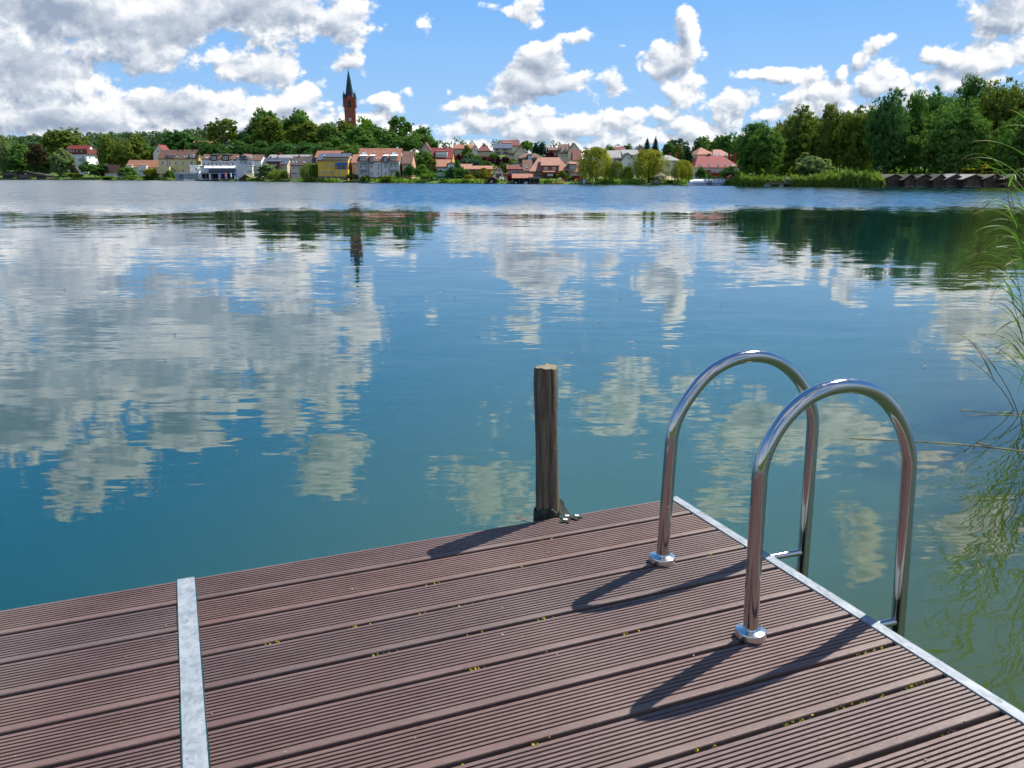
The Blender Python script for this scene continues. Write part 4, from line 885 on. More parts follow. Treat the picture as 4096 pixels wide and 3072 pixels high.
for k in range(4):
    O = h['O']; d = O.y-4.6; a, b = 816+k*34.6, 816+k*34.6+34; m = MB(); A, B_, C_, D_ = W(a, 672, d)-O, W(b, 672, d)-O, W(b-2, 664.5, d+4.4)-O, W(a+2, 664.5, d+4.4)-O
    m.prism([A, B_, C_, D_], (0, 0, .12)); m.prism([A, B_, B_+Vector((0,0,-.35)), A+Vector((0,0,-.35))], (0, .05, 0)); m.build('awning', M['cloth_white'], h['root'])
house('annex_building', 'white cube annex at the right end of the restaurant', 970, 1008, 712, 664, 664, 13, 8, 'white_plaster', 'white_paint', 'flat', cat='annex', wins=[(992,685,5,10),(998,685,5,10),(1003,685,5,10),(988,660,14,6)])
house('kitchen_building', 'low flat roofed grey building with dark openings left of the restaurant', 702, 796, 718, 694, 694, 4, 7, 'steel_grey', 'white_paint', 'flat', cat='annex', wins=[(724,706,20,18),(756,700,9,6),(756,712,9,6),(768,700,9,6),(768,712,9,6)], wf='steel_grey')
house('kitchen_building', 'white flat roofed block behind the restaurant steps', 758, 792, 700, 663, 663, 14, 6, 'white_plaster', 'white_paint', 'flat', cat='annex', wins=[(784,678,10,12)])
def steps(a, b, yt, ybm, s):
    d = shore((a+b)/2)+s; p, q = W(a, ybm, d), W(b, yt, d); root = empty('outdoor_stairs', (p.x, d, p.z), 0, 'steep metal stairs with railings up to the restaurant terrace', 'stairs')
    w, hh = q.x-p.x, q.z-p.z
    for o in (0, 1.3):
        m = MB(); m.prism([(0,o,0),(.35,o,0),(w,o,hh),(w-.35,o,hh)], (0,.08,0)); m.build('stringer', M['steel_grey'], root)
        m = MB(); m.prism([(0,o,1.0),(.12,o,1.0),(w,o,hh+1),(w-.12,o,hh+1)], (0,.06,0)); m.build('handrail', M['steel_grey'], root)
    for k in range(12): m = MB(); x = w*k/12; z = hh*k/12; m.box(x+.1, x+.5, .085, 1.295, z+.12, z+.17); m.build('tread', M['steel_grey'], root)
steps(778, 798, 674, 712, 2.5)
def quay(a, b, yt, s0, s1, label, mat='black'):
    d = shore((a+b)/2); p, q = W(a, yt, d), W(b, yt, d); o = MB(); d0 = shore(b)+s0 if False else d+s0
    o.box(p.x, q.x, d+s0, d+s1, -1, p.z); x = o.build('quay', M[mat]); tag(x, label, 'quay')
quay(786, 955, 719, -1.5, 6.5, 'dark timber quay wall in front of the lakeside restaurant', 'dark_wood'); quay(1180-60, 1200, 723, -.4, 2, 'low dark landing stage left of the round weeping willow', 'dark_wood')
for a, b, lab in ((738,786,'flat white floating pontoon left of the quay'),(803,845,'flat white floating pontoon moored along the dark quay wall')):
    d = shore((a+b)/2)-3.2; p, q = W(a, 723, d), W(b, 723, d); m = MB(); m.box(p.x, q.x, d-1.1, d+1.1, -.3, .42); m.box(p.x+.1, q.x-.1, d-1, d+1, .424, .5); tag(m.build('pontoon', M['white_paint']), lab, 'pontoon')
def parasol(px, ybm, yt, s, mat, label):
    d = shore(px)+s; p = W(px, ybm, d); h = W(px, yt, d).z-p.z; r = empty('closed_parasol', p, 0, label, 'parasol', 'closed parasols on the restaurant quay')
    m = MB(); m.tube([(0,0,0),(0,0,h)], .05, 8); m.build('pole', M['white_paint'], r); m = MB(); m.lathe([(.22,h*.28),(.42,h*.34),(.30,h*.6),(.17,h*.86),(.03,h*.985)], seg=10); m.build('canopy', M[mat], r)
for px, mat, lab in ((729,'cloth_blue','closed blue parasol by the grey kitchen building'),(797,'cloth_white','closed white parasol at the foot of the outdoor stairs'),(806,'cloth_blue','closed bluish parasol beside the stairs, second from the left on the quay'),(828,'cloth_white','closed white parasol left of the middle quay post'),(846,'cloth_white','closed white parasol just right of the double post'),(884,'cloth_blue','closed blue parasol before the middle of the glass front'),(906,'cloth_white','closed white parasol beside the red one'),(900,'red_paint','closed red parasol on the quay'),(925,'cloth_white','closed white parasol nearest the parked van')):
    parasol(px, 716, 689.5, 1.0 if px > 740 else 1.5, mat, lab)
def flag():
    d = shore(943)+2.2; p = W(938, 719, d); r = empty('beach_flag', p, 0, 'blue feather flag with white print beside the white van', 'flag'); h = W(938, 680, d).z-p.z
    m = MB(); m.tube([(0,0,0),(0,0,h*.7),(.25,0,h*.92),(.7,0,h)], .04, 6); m.build('pole', M['steel_grey'], r)
    m = MB(); m.prism([(.05,0,h*.45),(.7,0,h*.5),(.95,0,h*.72),(.85,0,h*.95),(.6,0,h),(.25,0,h*.9),(.05,0,h*.7)], (0,.03,0)); c = m.build('banner', M['blue_paint'], r)
    for z in (.62, .70, .78): m = MB(); m.box(.2, .75, -.012, -.003, h*z, h*z+.1); m.build('print', M['white_paint'], c)
flag()
def van():
    d = shore(950)+1.2; a, b = W(937, 717, d), W(963, 717, d); w = b.x-a.x; r = empty('parked_van', (a.x, d, a.z), 0, 'white van parked on the quay next to the mossy boathouse', 'van')
    k = w/4.6; P = [(0,.45),(.05,.95),(.25,1.35),(.9,1.9),(1.3,1.98),(4.3,1.95),(4.55,1.3),(4.6,.5),(4.2,.32),(.3,.32)]
    m = MB(); m.prism([(x*k, 0, z*k) for x, z in P], (0, 1.8, 0)); m.build('body', M['white_paint'], r)
    for x0, x1, sl in ((.55,1.25,.35),(1.4,2.5,0),(2.65,3.5,0),(3.6,4.3,0)): m = MB(); m.prism([(x0*k-.0, -.02, 1.25*k), (x1*k, -.02, 1.25*k), (x1*k, -.02, 1.78*k), ((x0+sl)*k, -.02, 1.78*k)], (0,.019,0)); m.build('window', M['glass_dark'], r)
    for x in (.95, 3.7):
        m = MB(); m.tube([(x*k, -.03, .33*k), (x*k, .22, .33*k)], .33*k, 18); wl = m.build('wheel', M['black'], r); m = MB(); m.tube([(x*k, -.045, .33*k), (x*k, -.031, .33*k)], .2*k, 14); m.build('rim', M['steel_grey'], wl)
    for z in (.75,): m = MB(); m.box(-.03, -.002, .15, .45, z*k, (z+.2)*k); m.build('headlight', M['glass_light'], r); m = MB(); m.box(-.03, -.002, 1.35, 1.65, z*k, (z+.2)*k); m.build('headlight', M['glass_light'], r)
van()
house('boathouse', 'low boathouse with a mossy thatched roof right of the white van', 957, 1008, 727, 718, 701, -.5, 7, 'brown_wood', 'moss_roof', 'gy', ov=.6, t=.35, cat='boathouse')
def upturned(px0, px1, yt, ybm, s, mat, label):
    d = shore(px0)+s; a, b = W(px0, ybm, d), W(px1, ybm, d); L = b.x-a.x; h = W(px0, yt, d).z-a.z; m = MB(); n = 12
    for i in range(n+1):
        u = i/n; w = math.sin(math.pi*min(max(u, .02), .98))**.6; 
        for k in range(7): q = math.pi*k/6; m.v.append((L*u, -.75*w*math.cos(q), h*(.25+.75*w)*math.sin(q)**.7))
    for i in range(n):
        for k in range(6): m.f.append((i*7+k, i*7+k+1, i*7+7+k+1, i*7+7+k)); m.m.append(0)
    r = empty('upturned_boat', (a.x, d, a.z), 0, label, 'boat'); m.build('hull', M[mat], r, smooth=True)
    m = MB(); m.box(L*.08, L*.92, -.04, .04, h*.94, h*1.08); m.build('keel', M[mat], r)
upturned(1044, 1067, 717, 725, .8, 'red_paint', 'red upturned boat on the bank between two willows'); upturned(1310, 1350, 722, 729, .5, 'copper', 'teal boat lying on the lawn before the yellow house')

house('long_building', 'long beige building with flat pale grey roof behind the slate roofed house', 1072, 1236, 690, 635, 621, 34, 10, 'beige_plaster', 'grey_roof', chims=[(1119,613,8)])
house('slate_house', 'house with shiny slate roof and two brick chimneys beside the hotel', 1052, 1148, 700, 657, 633, 18, 9, 'beige_plaster', 'slate_roof', chims=[(1083,627,5),(1111,627,5)], wins=[(1100,672,26,12),(1078,690,7,10),(1130,690,7,10)], dorm=[(1066,1120,645,664,'slate_roof','brown_wood',[(1095,661,24,6)])])
house('beige_house', 'beige house with dark brown roof and right gable near the weeping willow', 1162, 1258, 714, 660, 628, 14, 11, 'beige_plaster', 'dark_roof', wins=[(1177,671,9,12),(1196,671,9,12),(1178,694,24,12),(1215,690,9,12)], roofw=[(1173,648,6,7),(1186,648,6,7),(1217,649,6,7),(1246,649,6,7)], chims=[(1197,622,5)], side=[(1263,664,4,10)])
house('tile_roof_house', 'house with plain orange tile roof behind the yellow house', 1262, 1362, 690, 630, 605, 32, 10, 'orange_plaster', 'terracotta_roof')
h = house('yellow_house', 'bright yellow house with slate roof, grey plinth and blue canopied balcony', 1270, 1391, 725, 640, 616, 9, 12, 'yellow_plaster', 'slate_roof', plinth=(705,'field_stone'),
 wins=[(1290,639,5,11),(1302,639,5,11),(1324,639,7,12),(1343,639,7,12),(1366,639,6,11),(1376,639,6,11),(1301,662,5,15),(1325,662,8,15),(1292,690,6,14),(1303,690,5,15),(1326,690,8,15),(1360,692,7,15),(1303,711,6,7),(1327,711,8,7)],
 side=[(1401,639,3,13),(1404,639,3,13),(1399,690,2,12)], roofw=[(1297,622,10,4)], chims=[(1369,610,6)])
fpart(h, 'upper_storey', 'yellow_plaster', 1294, 1388, 630, 646, -.25, -.02)
for px in (1302, 1324, 1343, 1366, 1376): h['win'](px, 639, 6, 11, Vector((0,-.25,0)), Vector((0,-1,0)))
fpart(h, 'attic_roof', 'slate_roof', 1292, 1390, 627, 630, -.7, 4)
fpart(h, 'balcony', 'yellow_plaster', 1340, 1391, 678, 724, -2.6, -.07); fpart(h, 'balcony_plinth', 'field_stone', 1339, 1391.5, 706, 728, -2.7, -2.605); h['win'](1360, 692, 7, 15, Vector((0,-2.6,0)), Vector((0,-1,0)))
railing(h, 1340, 1391, 670, 678, -2.5, mat='blue_paint')
fpart(h, 'canopy', 'blue_paint', 1341, 1391, 651, 654, -2.5, -.02); fpart(h, 'canopy_valance', 'blue_paint', 1341, 1391, 654, 660, -2.5, -2.4); fpart(h, 'balcony_door', 'glass_dark', 1348, 1384, 661, 677, -.12, -.03)
for px in (1341, 1365, 1390): fpart(h, 'canopy_post', 'blue_paint', px-.7, px+.7, 654, 678, -2.4, -2.3)
house('narrow_house', 'narrow ochre house with pink tile roof squeezed beside the white house', 1407, 1431, 715, 651, 620, 20, 10, 'orange_plaster', 'pink_roof', wins=[(1419,664,8,12),(1419,689,8,12)])
h = house('apartment_house', 'white four storey house with red roof, two balcony bays and brick plinth', 1431, 1597, 728, 643, 596, 10, 13, 'white_plaster', 'terracotta_roof', cat='apartment house', plinth=(709,'field_stone'),
 wins=[(1444,664,8,15,1),(1463,664,8,15,1),(1486,664,9,16,1),(1514,668,8,23,1),(1541,664,9,16,1),(1565,664,8,15,1),(1583,664,8,15,1),(1445,693,8,14,1),(1464,693,8,14,1),(1487,693,9,14,1),(1514,693,8,14,1),(1542,693,9,14,1),(1566,693,8,14,1),(1584,693,8,14,1)],
 doors=[(1515,717,10,15,'red_wood')], roofw=[(1456,614,18,12),(1577,615,18,12),(1497,609,5,8),(1536,609,5,8),(1506,633,6,8),(1519,633,6,8)], side=[(1603,639,2,12),(1607,639,2,12)],
 dorm=[(1440,1464,623,641,'white_paint','slate_roof',[(1452,635,20,11)]),(1479,1493,623,648,'white_paint','slate_roof',[(1486,639,9,16)]),(1534,1548,623,648,'white_paint','slate_roof',[(1541,639,9,16)]),(1562,1586,623,641,'white_paint','slate_roof',[(1573,635,20,11)])])
for a, b in ((1435,1470),(1556,1590)):
    for y in (649, 679): fpart(h, 'balcony', 'steel_grey', a, b, y, y+2.5, -1.7, -.02); railing(h, a, b, y-7, y, -1.65)
    for px in (a, b): fpart(h, 'balcony_post', 'steel_grey', px-.8, px+.8, 650, 720, -1.75, -1.6)
fpart(h, 'downpipe', 'steel_grey', 1525, 1527, 645, 708, -.15, -.02); fpart(h, 'downpipe', 'steel_grey', 1473, 1475, 645, 708, -.15, -.02)
house('brick_roof_house', 'orange walled house with brown tile roof right of the white four storey house', 1609, 1646, 715, 654, 608, 22, 12, 'orange_plaster', 'brown_roof', wins=[(1615,665,5,12),(1626,665,9,10),(1620,690,8,12)], side=[(1652,660,4,12)])
house('slope_house', 'grey gabled house with dark roof under the trees of the church hill', 1681, 1721, 628, 602, 572, 62, 9, 'grey_plaster', 'dark_red_roof', 'gy', wins=[(1689,598,5,9),(1704,599,6,9),(1705,617,6,7)])
house('red_roof_house', 'house with bright red roof and wide dormer of four white windows, yellow gable', 1724, 1809, 645, 634, 594, 52, 11, 'yellow_plaster', 'red_roof', chims=[(1779,590,5)], wins=[(1788,640,9,8)],
 dorm=[(1743,1789,604,629,'red_roof','white_plaster',[(1750,622,9,10),(1760,622,9,10),(1770,622,9,10),(1780,622,9,10)])])
house('cottage', 'terracotta roofed white cottage behind the green veranda', 1740, 1796, 700, 667, 641, 22, 10, 'white_plaster', 'orange_roof', wins=[(1762,674,5,6),(1777,674,5,6)])
house('arched_cottage', 'small white cottage with rounded roof and arched window by the dark bush', 1791, 1822, 700, 657, 652, 20, 8, 'white_plaster', 'dark_roof', 'gy', wins=[(1803,671,7,11)])
h = house('veranda', 'dark green wooden veranda with white windows at the lakeside', 1744, 1784, 712, 690, 681, 12, 5, 'green_wood', 'green_wood', 'gy', wins=[(1753,697,10,13),(1764,697,7,13),(1777,697,10,13)], cat='veranda')
house('brown_hall', 'long brown house with flat terracotta roof above the yellow green shrubs', 1855, 1966, 720, 678, 666, 20, 9, 'red_brick_wall', 'orange_roof', chims=[(1893,663,4)])
house('small_roof_house', 'little terracotta roofed outbuilding behind the long brown house', 1843, 1884, 690, 668, 659, 34, 7, 'white_plaster', 'orange_roof')
# crest of the town hill
house('crest_house', 'long brownish roofed house with white gable on the hill crest', 1815, 1890, 625, 595, 581, 108, 10, 'beige_plaster', 'terracotta_roof', side=[(1900,600,6,9)])
house('crest_gable', 'white gable wing with a dark window on the hill crest', 1884, 1917, 625, 604, 582, 104, 8, 'white_plaster', 'terracotta_roof', 'gy', wins=[(1899,600,7,9)])
house('crest_house', 'dark red hipped roof house next to the white crest gable', 1908, 1962, 622, 605, 583, 112, 10, 'beige_plaster', 'dark_red_roof', 'hip', hip=1.6, chims=[(1939,580,5)])
house('garden_shed', 'low beige garden house with flat roof on the crest', 1908, 1968, 626, 607, 606, 96, 5, 'beige_plaster', 'felt_roof', 'flat', cat='shed')
house('slope_house', 'beige house with dark grey roof and balcony on the crest', 1975, 2046, 624, 594, 577, 100, 11, 'beige_plaster', 'slate_roof', wins=[(1988,598,10,9),(2020,598,14,9),(1992,612,18,10),(2022,612,18,10)], wf='dark_wood')
house('tall_roof_house', 'highest house of the town with large red roof and right gable', 2004, 2076, 615, 583, 563, 124, 12, 'cream_plaster', 'dark_red_roof', chims=[(2068,560,5)], dorm=[(2012,2044,571,580,'orange_roof','orange_roof',())])
h = house('half_hipped_house', 'cream house with red half hipped gable and gallery on the slope', 2056, 2108, 640, 613, 584, 72, 12, 'cream_plaster', 'terracotta_roof', 'gy', wins=[(2080,606,6,9),(2092,606,6,9),(2072,624,4,10)], roofw=[(2085,589,5,5)])
fpart(h, 'gallery', 'white_paint', 2026, 2056, 632, 634, -1, 7); fpart(h, 'side_roof', 'terracotta_roof', 2029, 2057, 612, 616, -.6, 8); fpart(h, 'gallery_wall', 'cream_plaster', 2027, 2056, 618, 642, 1, 7)
h = house('glazed_house', 'brown house with arched glass gable under a flat brown hipped roof', 2074, 2168, 660, 632, 613, 52, 11, 'brown_wood', 'brown_roof', 'hip', hip=2, wins=[(2099,635,16,12),(2139,635,16,12)], wf='dark_wood')
fpart(h, 'glass_gable', 'glass_light', 2112, 2127, 621, 642, -.4, 3); fpart(h, 'gable_frame', 'dark_wood', 2110, 2129, 618, 621, -.6, 3)
house('grey_shed', 'small grey gabled shed with a white window below the glazed house', 2044, 2092, 675, 657, 650, 34, 6, 'grey_plaster', 'felt_roof', 'gy', wins=[(2056,660,5,6),(2074,660,5,6)], cat='shed')
for a, b, y0, y1, s, lab in ((1820,1906,624,633,66,'long red garden wall on the slope, left half'),(1916,1962,627,636,68,'shorter red garden wall on the slope behind purple shrubs')):
    d = shore(a)+s; p, q = W(a, y1, d), W(b, y0, d); m = MB(); m.box(p.x, q.x, d, d+.3, p.z-3, q.z); m.box(p.x-.05, q.x+.05, d-.05, d+.35, q.z+.003, q.z+.15); tag(m.build('garden_wall', M['red_wood']), lab, 'wall')
# red hall, boat yard
h = house('dark_house', 'house with steep dark brown roof over a cream ground floor', 2094, 2126, 716, 683, 643, 16, 10, 'cream_plaster', 'brown_roof', wins=[(2109,695,14,5)], roofw=[(2107,670,5,7)])
house('red_hall', 'dark red hall with white window groups left of the terracotta roofed mill', 2030, 2090, 716, 678, 663, 14, 8, 'red_wood', 'dark_red_roof', wins=[(2054,689,21,14),(2081,689,21,14),(2036,688,8,10)])
h = house('mill_hall', 'large dark stone hall with tall terracotta roof and central brick bay', 2122, 2276, 722, 683, 632, 16, 15, 'field_stone', 'pink_roof', 'hip', hip=2.2, chims=[(2174,629,7),(2231,629,7)])
fpart(h, 'bay', 'red_brick_wall', 2167, 2236, 663, 700, -.9, 6)
O = h['O']; d = O.y-1.3; m = MB(); A, B_, C_, D_ = W(2163, 665, d)-O, W(2239, 665, d)-O, W(2239, 633, d+7)-O, W(2164, 633, d+7)-O; m.prism([A, B_, C_, D_], (0,0,.25)); m.build('bay_roof', M['pink_roof'], h['root'])
m = MB(); A, B_, C_, D_ = W(2172, 690, d-2.5)-O, W(2220, 690, d-2.5)-O, W(2220, 684, d+.4)-O, W(2173, 684, d+.4)-O; m.prism([A, B_, C_, D_], (0,0,.2)); m.build('porch_roof', M['orange_roof'], h['root'])
fpart(h, 'porch', 'brown_wood', 2188, 2216, 692, 712, -3, -.91)
for px in (2184, 2217): h['win'](px, 674, 13, 10, Vector((0,-.9,0)), Vector((0,-1,0)), bars=2)
h['win'](2201, 699, 22, 9, Vector((0,-3,0)), Vector((0,-1,0)), bars=2, gm='glass_light')
house('red_tile_house', 'white house with red tile roof and small grey gable beside the mill hall', 2278, 2326, 715, 688, 650, 18, 10, 'cream_plaster', 'orange_roof', wins=[(2283,697,7,14),(2309,696,7,10)], dorm=[(2280,2306,655,682,'orange_roof','grey_plaster',[(2284,674,6,9),(2292,674,6,9)])])
house('orange_gable_house', 'pale house with low orange gable roof behind the mill hall', 2262, 2304, 680, 648, 638, 40, 9, 'white_plaster', 'orange_roof', 'gy')
house('steep_roof_house', 'house with steep dark red roof between the cream town house and the largest willow', 2296, 2324, 665, 642, 602, 44, 11, 'cream_plaster', 'dark_red_roof')
h = house('town_house', 'tall cream town house with high gable on the hill', 2271, 2322, 640, 604, 574, 74, 13, 'cream_plaster', 'brown_roof', 'gy', wins=[(2304,584,4,7),(2308,602,6,10)])
h = house('town_house_wing', 'cream wing with two pointed dormer gables beside the tall town house', 2239, 2273, 640, 612, 580, 73, 11, 'cream_plaster', 'brown_roof', wins=[(2245,624,4,9),(2252,624,4,9),(2260,624,4,9),(2268,624,4,9)], chims=[(2276,575,4),(2290,572,4)])
for a in (2240, 2260):
    O = h['O']; m = MB(); p, q, e = W(a, 612, O.y)-O, W(a+13, 612, O.y)-O, W(a+6.5, 584, O.y)-O; m.prism([(p.x,-.1,p.z),(q.x,-.1,q.z),(e.x,-.1,e.z)], (0,4,0)); g = m.build('gable', M['cream_plaster'], h['root']); h['win'](a+6.5, 604, 4, 9, Vector((0,-.1,0)), Vector((0,-1,0)), par=g)
house('brick_block', 'brown brick house with low roof left of the cream town house', 2196, 2242, 640, 602, 593, 84, 11, 'red_brick_wall', 'brown_roof', wins=[(2222,619,4,10),(2229,619,4,10),(2236,619,4,10)])
h = house('a_frame_cottage', 'cottage with glazed steep gable and red roof beside the boat sheds', 1977, 2013, 720, 692, 667, 7, 10, 'cream_plaster', 'dark_red_roof', 'gy', ov=1.0, wins=[(1989,703,9,17),(2000,703,10,17)], wf='black')
h['win'](1997, 683, 14, 16, Vector((0,0,0)), Vector((0,-1,0)), bars=1, fm='white_paint'); fpart(h, 'veranda_roof', 'dark_red_roof', 2014, 2060, 697, 704, -1.5, 3); fpart(h, 'timber_wall', 'beige_plaster', 2014, 2030, 704, 722, -.5, 3)
for px, lab in ((2001,'closed white parasol on the terrace before the glazed cottage, left one'),(2010,'closed white parasol on the terrace before the glazed cottage, right one')): parasol(px, 724, 706, 3, 'cloth_white', lab)
h = house('small_boathouse', 'small dark boathouse with orange roof and white door by the glazed cottage', 1950, 1985, 735, 717, 708, -1.5, 6, 'dark_wood', 'orange_roof', 'gy', ov=.5, doors=[(1966,726,6,7,'white_paint','white_paint')], cat='boathouse')
h = house('boat_shed', 'open boat shed with red roof and three dark boat bays', 2052, 2128, 736, 713, 699, -2, 9, 'grey_wood', 'terracotta_roof', ov=.8, cat='boat shed')
for a, b in ((2054,2076),(2080,2092),(2096,2115)): fpart(h, 'bay_shade', 'dark_interior', a, b, 716, 737, -.05, -.01)  # dark panels on the wall, painted shade of the open bays
h = house('boat_shelter', 'open timber boat shelter with pale flat roof', 2119, 2158, 736, 713, 705, -2.6, 6, 'grey_wood', 'pale_roof', 'flat', cat='boat shed'); fpart(h, 'shelter_shade', 'dark_interior', 2123, 2154, 717, 730, -.05, -.01)  # dark panel on the front paints the shade inside the shelter
for px in (2120, 2138, 2156): fpart(h, 'post', 'grey_wood', px-1, px+1, 713, 737, -.6, -.3)
def small_boat(px0, px1, yt, s, mats, label, name='motor_boat', canopy=None):
    d = shore(px0)+s; a, b = W(px0, yt, d), W(px1, yt, d); L = b.x-a.x; h = max(.5, a.z); n = 10; m = MB()
    r = empty(name, ((a.x+b.x)/2, d, 0), 0, label, 'boat')
    for i in range(n+1):
        u = i/n; w = .85*(math.sin(math.pi*(.12+.76*u))**.7)*(1 if u < .6 else 1-(u-.6)*1.4)
        m.v += [(L*(u-.5), -w, h*(.8+.3*u)), (L*(u-.5), -w*.6, -.15), (L*(u-.5), w*.6, -.15), (L*(u-.5), w, h*(.8+.3*u))]
    for i in range(n):
        for k in range(3): m.f.append((i*4+k, i*4+k+1, i*4+5+k, i*4+4+k)); m.m.append(0)
        m.f.append((i*4, i*4+4, i*4+7, i*4+3)); m.m.append(0)
    m.f += [(0,1,2,3), (n*4, n*4+3, n*4+2, n*4+1)]; m.m += [0,0]; m.build('hull', M[mats[0]], r)
    m = MB(); m.prism([(L*.02,-.5,h*.95),(L*.2,-.5,h*1.0),(L*.1,-.45,h*1.75),(L*.04,-.45,h*1.75)], (0,1,0)); m.build('windscreen', M['glass_light'], r)
    m = MB(); m.box(-L*.35, -L*.05, -.45, .45, h*.86, h*1.25); m.build('seat', M[mats[1]], r)
small_boat(2098, 2113, 730, -3.2, ('white_paint','steel_grey'), 'white motor boat in the third bay of the open boat shed'); small_boat(2055, 2073, 730, -3.0, ('white_paint','black'), 'white boat in the first bay, behind a round black frame')
def ring():
    d = shore(2064)-2.6; p = W(2064, 728, d); r = 9.5/3411*d; m = MB(); m.tube([(r*math.cos(q), 0, r*math.sin(q)) for q in np.linspace(-.4, math.pi+.4, 24)], .07, 8); o = m.build('hoop_frame', M['white_paint']); o.location = (p.x, d, p.z); tag(o, 'round white hoop frame standing in the first boat bay', 'frame')
ring()
def kayak(px, py, s, L, rot, mat, label, tilt=0):
    d = shore(px)+s; p = W(px, py, d); r = empty('kayak', p, rot, label, 'kayak', 'kayaks stacked at the boat rental'); m = MB(); n = 12
    for i in range(n+1):
        u = i/n; w = .36*math.sin(math.pi*min(.985, max(.015, u)))**.8
        for k in range(8): q = 2*math.pi*k/8; m.v.append((L*(u-.5), w*math.cos(q), .2*math.sin(q)*(.4+.6*math.sin(math.pi*u))+.12*(2*u-1)**4))
    for i in range(n):
        for k in range(8): m.f.append((i*8+k, i*8+(k+1) % 8, i*8+8+(k+1) % 8, i*8+8+k)); m.m.append(0)
    m.build('hull', M[mat], r, smooth=True); m = MB(); m.lathe([(.26,.12),(.24,.2),(.2,.205)], seg=12); c = m.build('cockpit', M['black'], r); c.scale = (1.6, .8, 1); r.rotation_euler = (tilt, -.12, rot)
for i, (px, py, mat, lab) in enumerate([(2183,729,'violet_paint','violet kayak on the lowest rack arm at the boat rental'),(2186,725,'white_paint','white kayak on the rack at the boat rental, above the violet one'),(2190,722,'pink_paint','pink kayak at the top of the left rack'),(2203,728,'blue_paint','dark blue kayak on the lower right rack arm'),(2206,724,'violet_paint','violet kayak on the upper right rack arm'),(2208,721,'white_paint','white kayak topping the right rack'),(2236,728,'red_paint','red kayak at the foot of the pink tarpaulin')]):
    kayak(px, py, 1.5+.3*i, 2.6 if i < 6 else 4, .25, mat, lab, .5)
for a, b, s, lab in ((2159,2170,.6,'blue pedal boat standing on end beside the kayak rack'),): small_boat(a, b, 728, s, ('blue_paint','white_paint'), lab, 'pedal_boat')
for a, b, lab in ((2207,2228,'yellow pedal boat moored in front of the kayak racks'),(2228,2240,'orange yellow pedal boat in the middle of the moored row'),(2240,2256,'yellow pedal boat at the right end of the moored row')): small_boat(a, b, 733, -1.2, ('yellow_paint','white_paint'), lab, 'pedal_boat')
def tarp(a, b, yt, ybm, s, mat, label):
    d = shore(a)+s; p, q = W(a, ybm, d), W(b, yt, d); w, h = q.x-p.x, q.z-p.z; m = MB(); m.prism([(0,0,0),(w*.15,0,h*.7),(w*.5,0,h),(w*.85,0,h*.65),(w,0,0)], (0,2.5,0)); o = m.build('tarpaulin', M[mat]); o.location = (p.x, d, p.z); tag(o, label, 'tarpaulin')
tarp(2230, 2272, 716, 727, 3, 'pink_paint', 'pink red tarpaulin over stacked boats under the round tree'); tarp(2234, 2250, 711, 716, 6, 'white_paint', 'white covered boat behind the pink tarpaulin')
h = house('kiosk', 'dark red wooden kiosk at the boat rental beside the largest willow', 2294, 2332, 725, 707, 703, 6, 4, 'red_wood', 'red_wood', 'flat', wins=[(2300,712,5,7),(2313,713,5,7)], wf='red_wood', cat='kiosk')
for i in range(5):
    px = 2306+i*6; d = shore(px)+2.5; p = W(px, 727, d); r = empty('red_parasol', p, 0, ['small open red parasol at the left end of the row by the kiosk','second small open red parasol from the kiosk row end','small open red parasol in the middle of the kiosk row','fourth small open red parasol, towards the willow','small open red parasol closest to the largest willow'][i], 'parasol', 'red parasols by the kiosk')
    m = MB(); m.tube([(0,0,0),(0,0,.75)], .03, 6); m.build('pole', M['white_paint'], r); m = MB(); m.lathe([(.5,.5),(.35,.66),(.02,.78)], seg=10); m.build('canopy', M['red_paint'], r)
for px, mat, lab in ((2331,'blue_paint','blue barrel at the bank left of the largest willow'),(2338,'cloth_white','white barrel beside the blue one')):
    d = shore(px)-.2; p = W(px, 735, d); m = MB(); m.lathe([(.3,0),(.36,.2),(.36,.9),(.3,1.0),(.01,1.01)], seg=14); o = m.build('barrel', M[mat]); o.location = p; tag(o, lab, 'barrel')
# --- east part
house('slate_block', 'long white building with grey slate roof and two skylights behind the willows', 2424, 2494, 705, 634, 605, 44, 13, 'white_plaster', 'grey_roof', roofw=[(2460,628,8,6),(2473,628,8,6)])
house('slate_block', 'white building with grey roof end wall rising between the willows', 2494, 2556, 705, 621, 602, 48, 12, 'white_plaster', 'grey_roof')
h = house('gable_block', 'pale gabled wing with three narrow windows in its peak', 2490, 2533, 705, 634, 614, 40, 9, 'white_plaster', 'dark_roof', 'gy', wins=[(2511,632,5,10),(2518,632,5,10),(2525,632,5,10),(2517,656,13,12),(2520,670,8,14)])
house('gable_block', 'low pale gable left of the three window gable', 2450, 2488, 705, 650, 638, 42, 8, 'white_plaster', 'dark_roof', 'gy', wins=[(2468,658,7,10)])
house('skyline_house', 'house with dark red roof on the skyline above the grey roofs', 2456, 2502, 625, 606, 590, 140, 9, 'beige_plaster', 'dark_red_roof')
house('skyline_house', 'pink house with dark roof on the skyline beside the spruces', 2550, 2580, 625, 599, 586, 140, 9, 'orange_plaster', 'dark_roof', 'gy', chims=[(2559,580,5)])
house('villa', 'white classical villa with grey hipped roof between the willows', 2656, 2716, 722, 641, 620, 30, 14, 'white_plaster', 'grey_roof', 'hip', hip=1.5, wins=[(2675,662,9,14,1),(2697,662,9,14,1),(2672,692,14,14),(2687,692,10,14),(2699,692,10,14),(2676,646,5,4),(2698,646,5,4)], chims=[(2680,613,6),(2706,613,6)])
m = MB(); d = shore(2680)+8; p = W(2680, 722, d); pts = [(12/16*7*math.cos(q)*(1+.1*math.sin(3*q)), 3*math.sin(q), 0) for q in np.linspace(0, 6.28, 20)[:-1]]
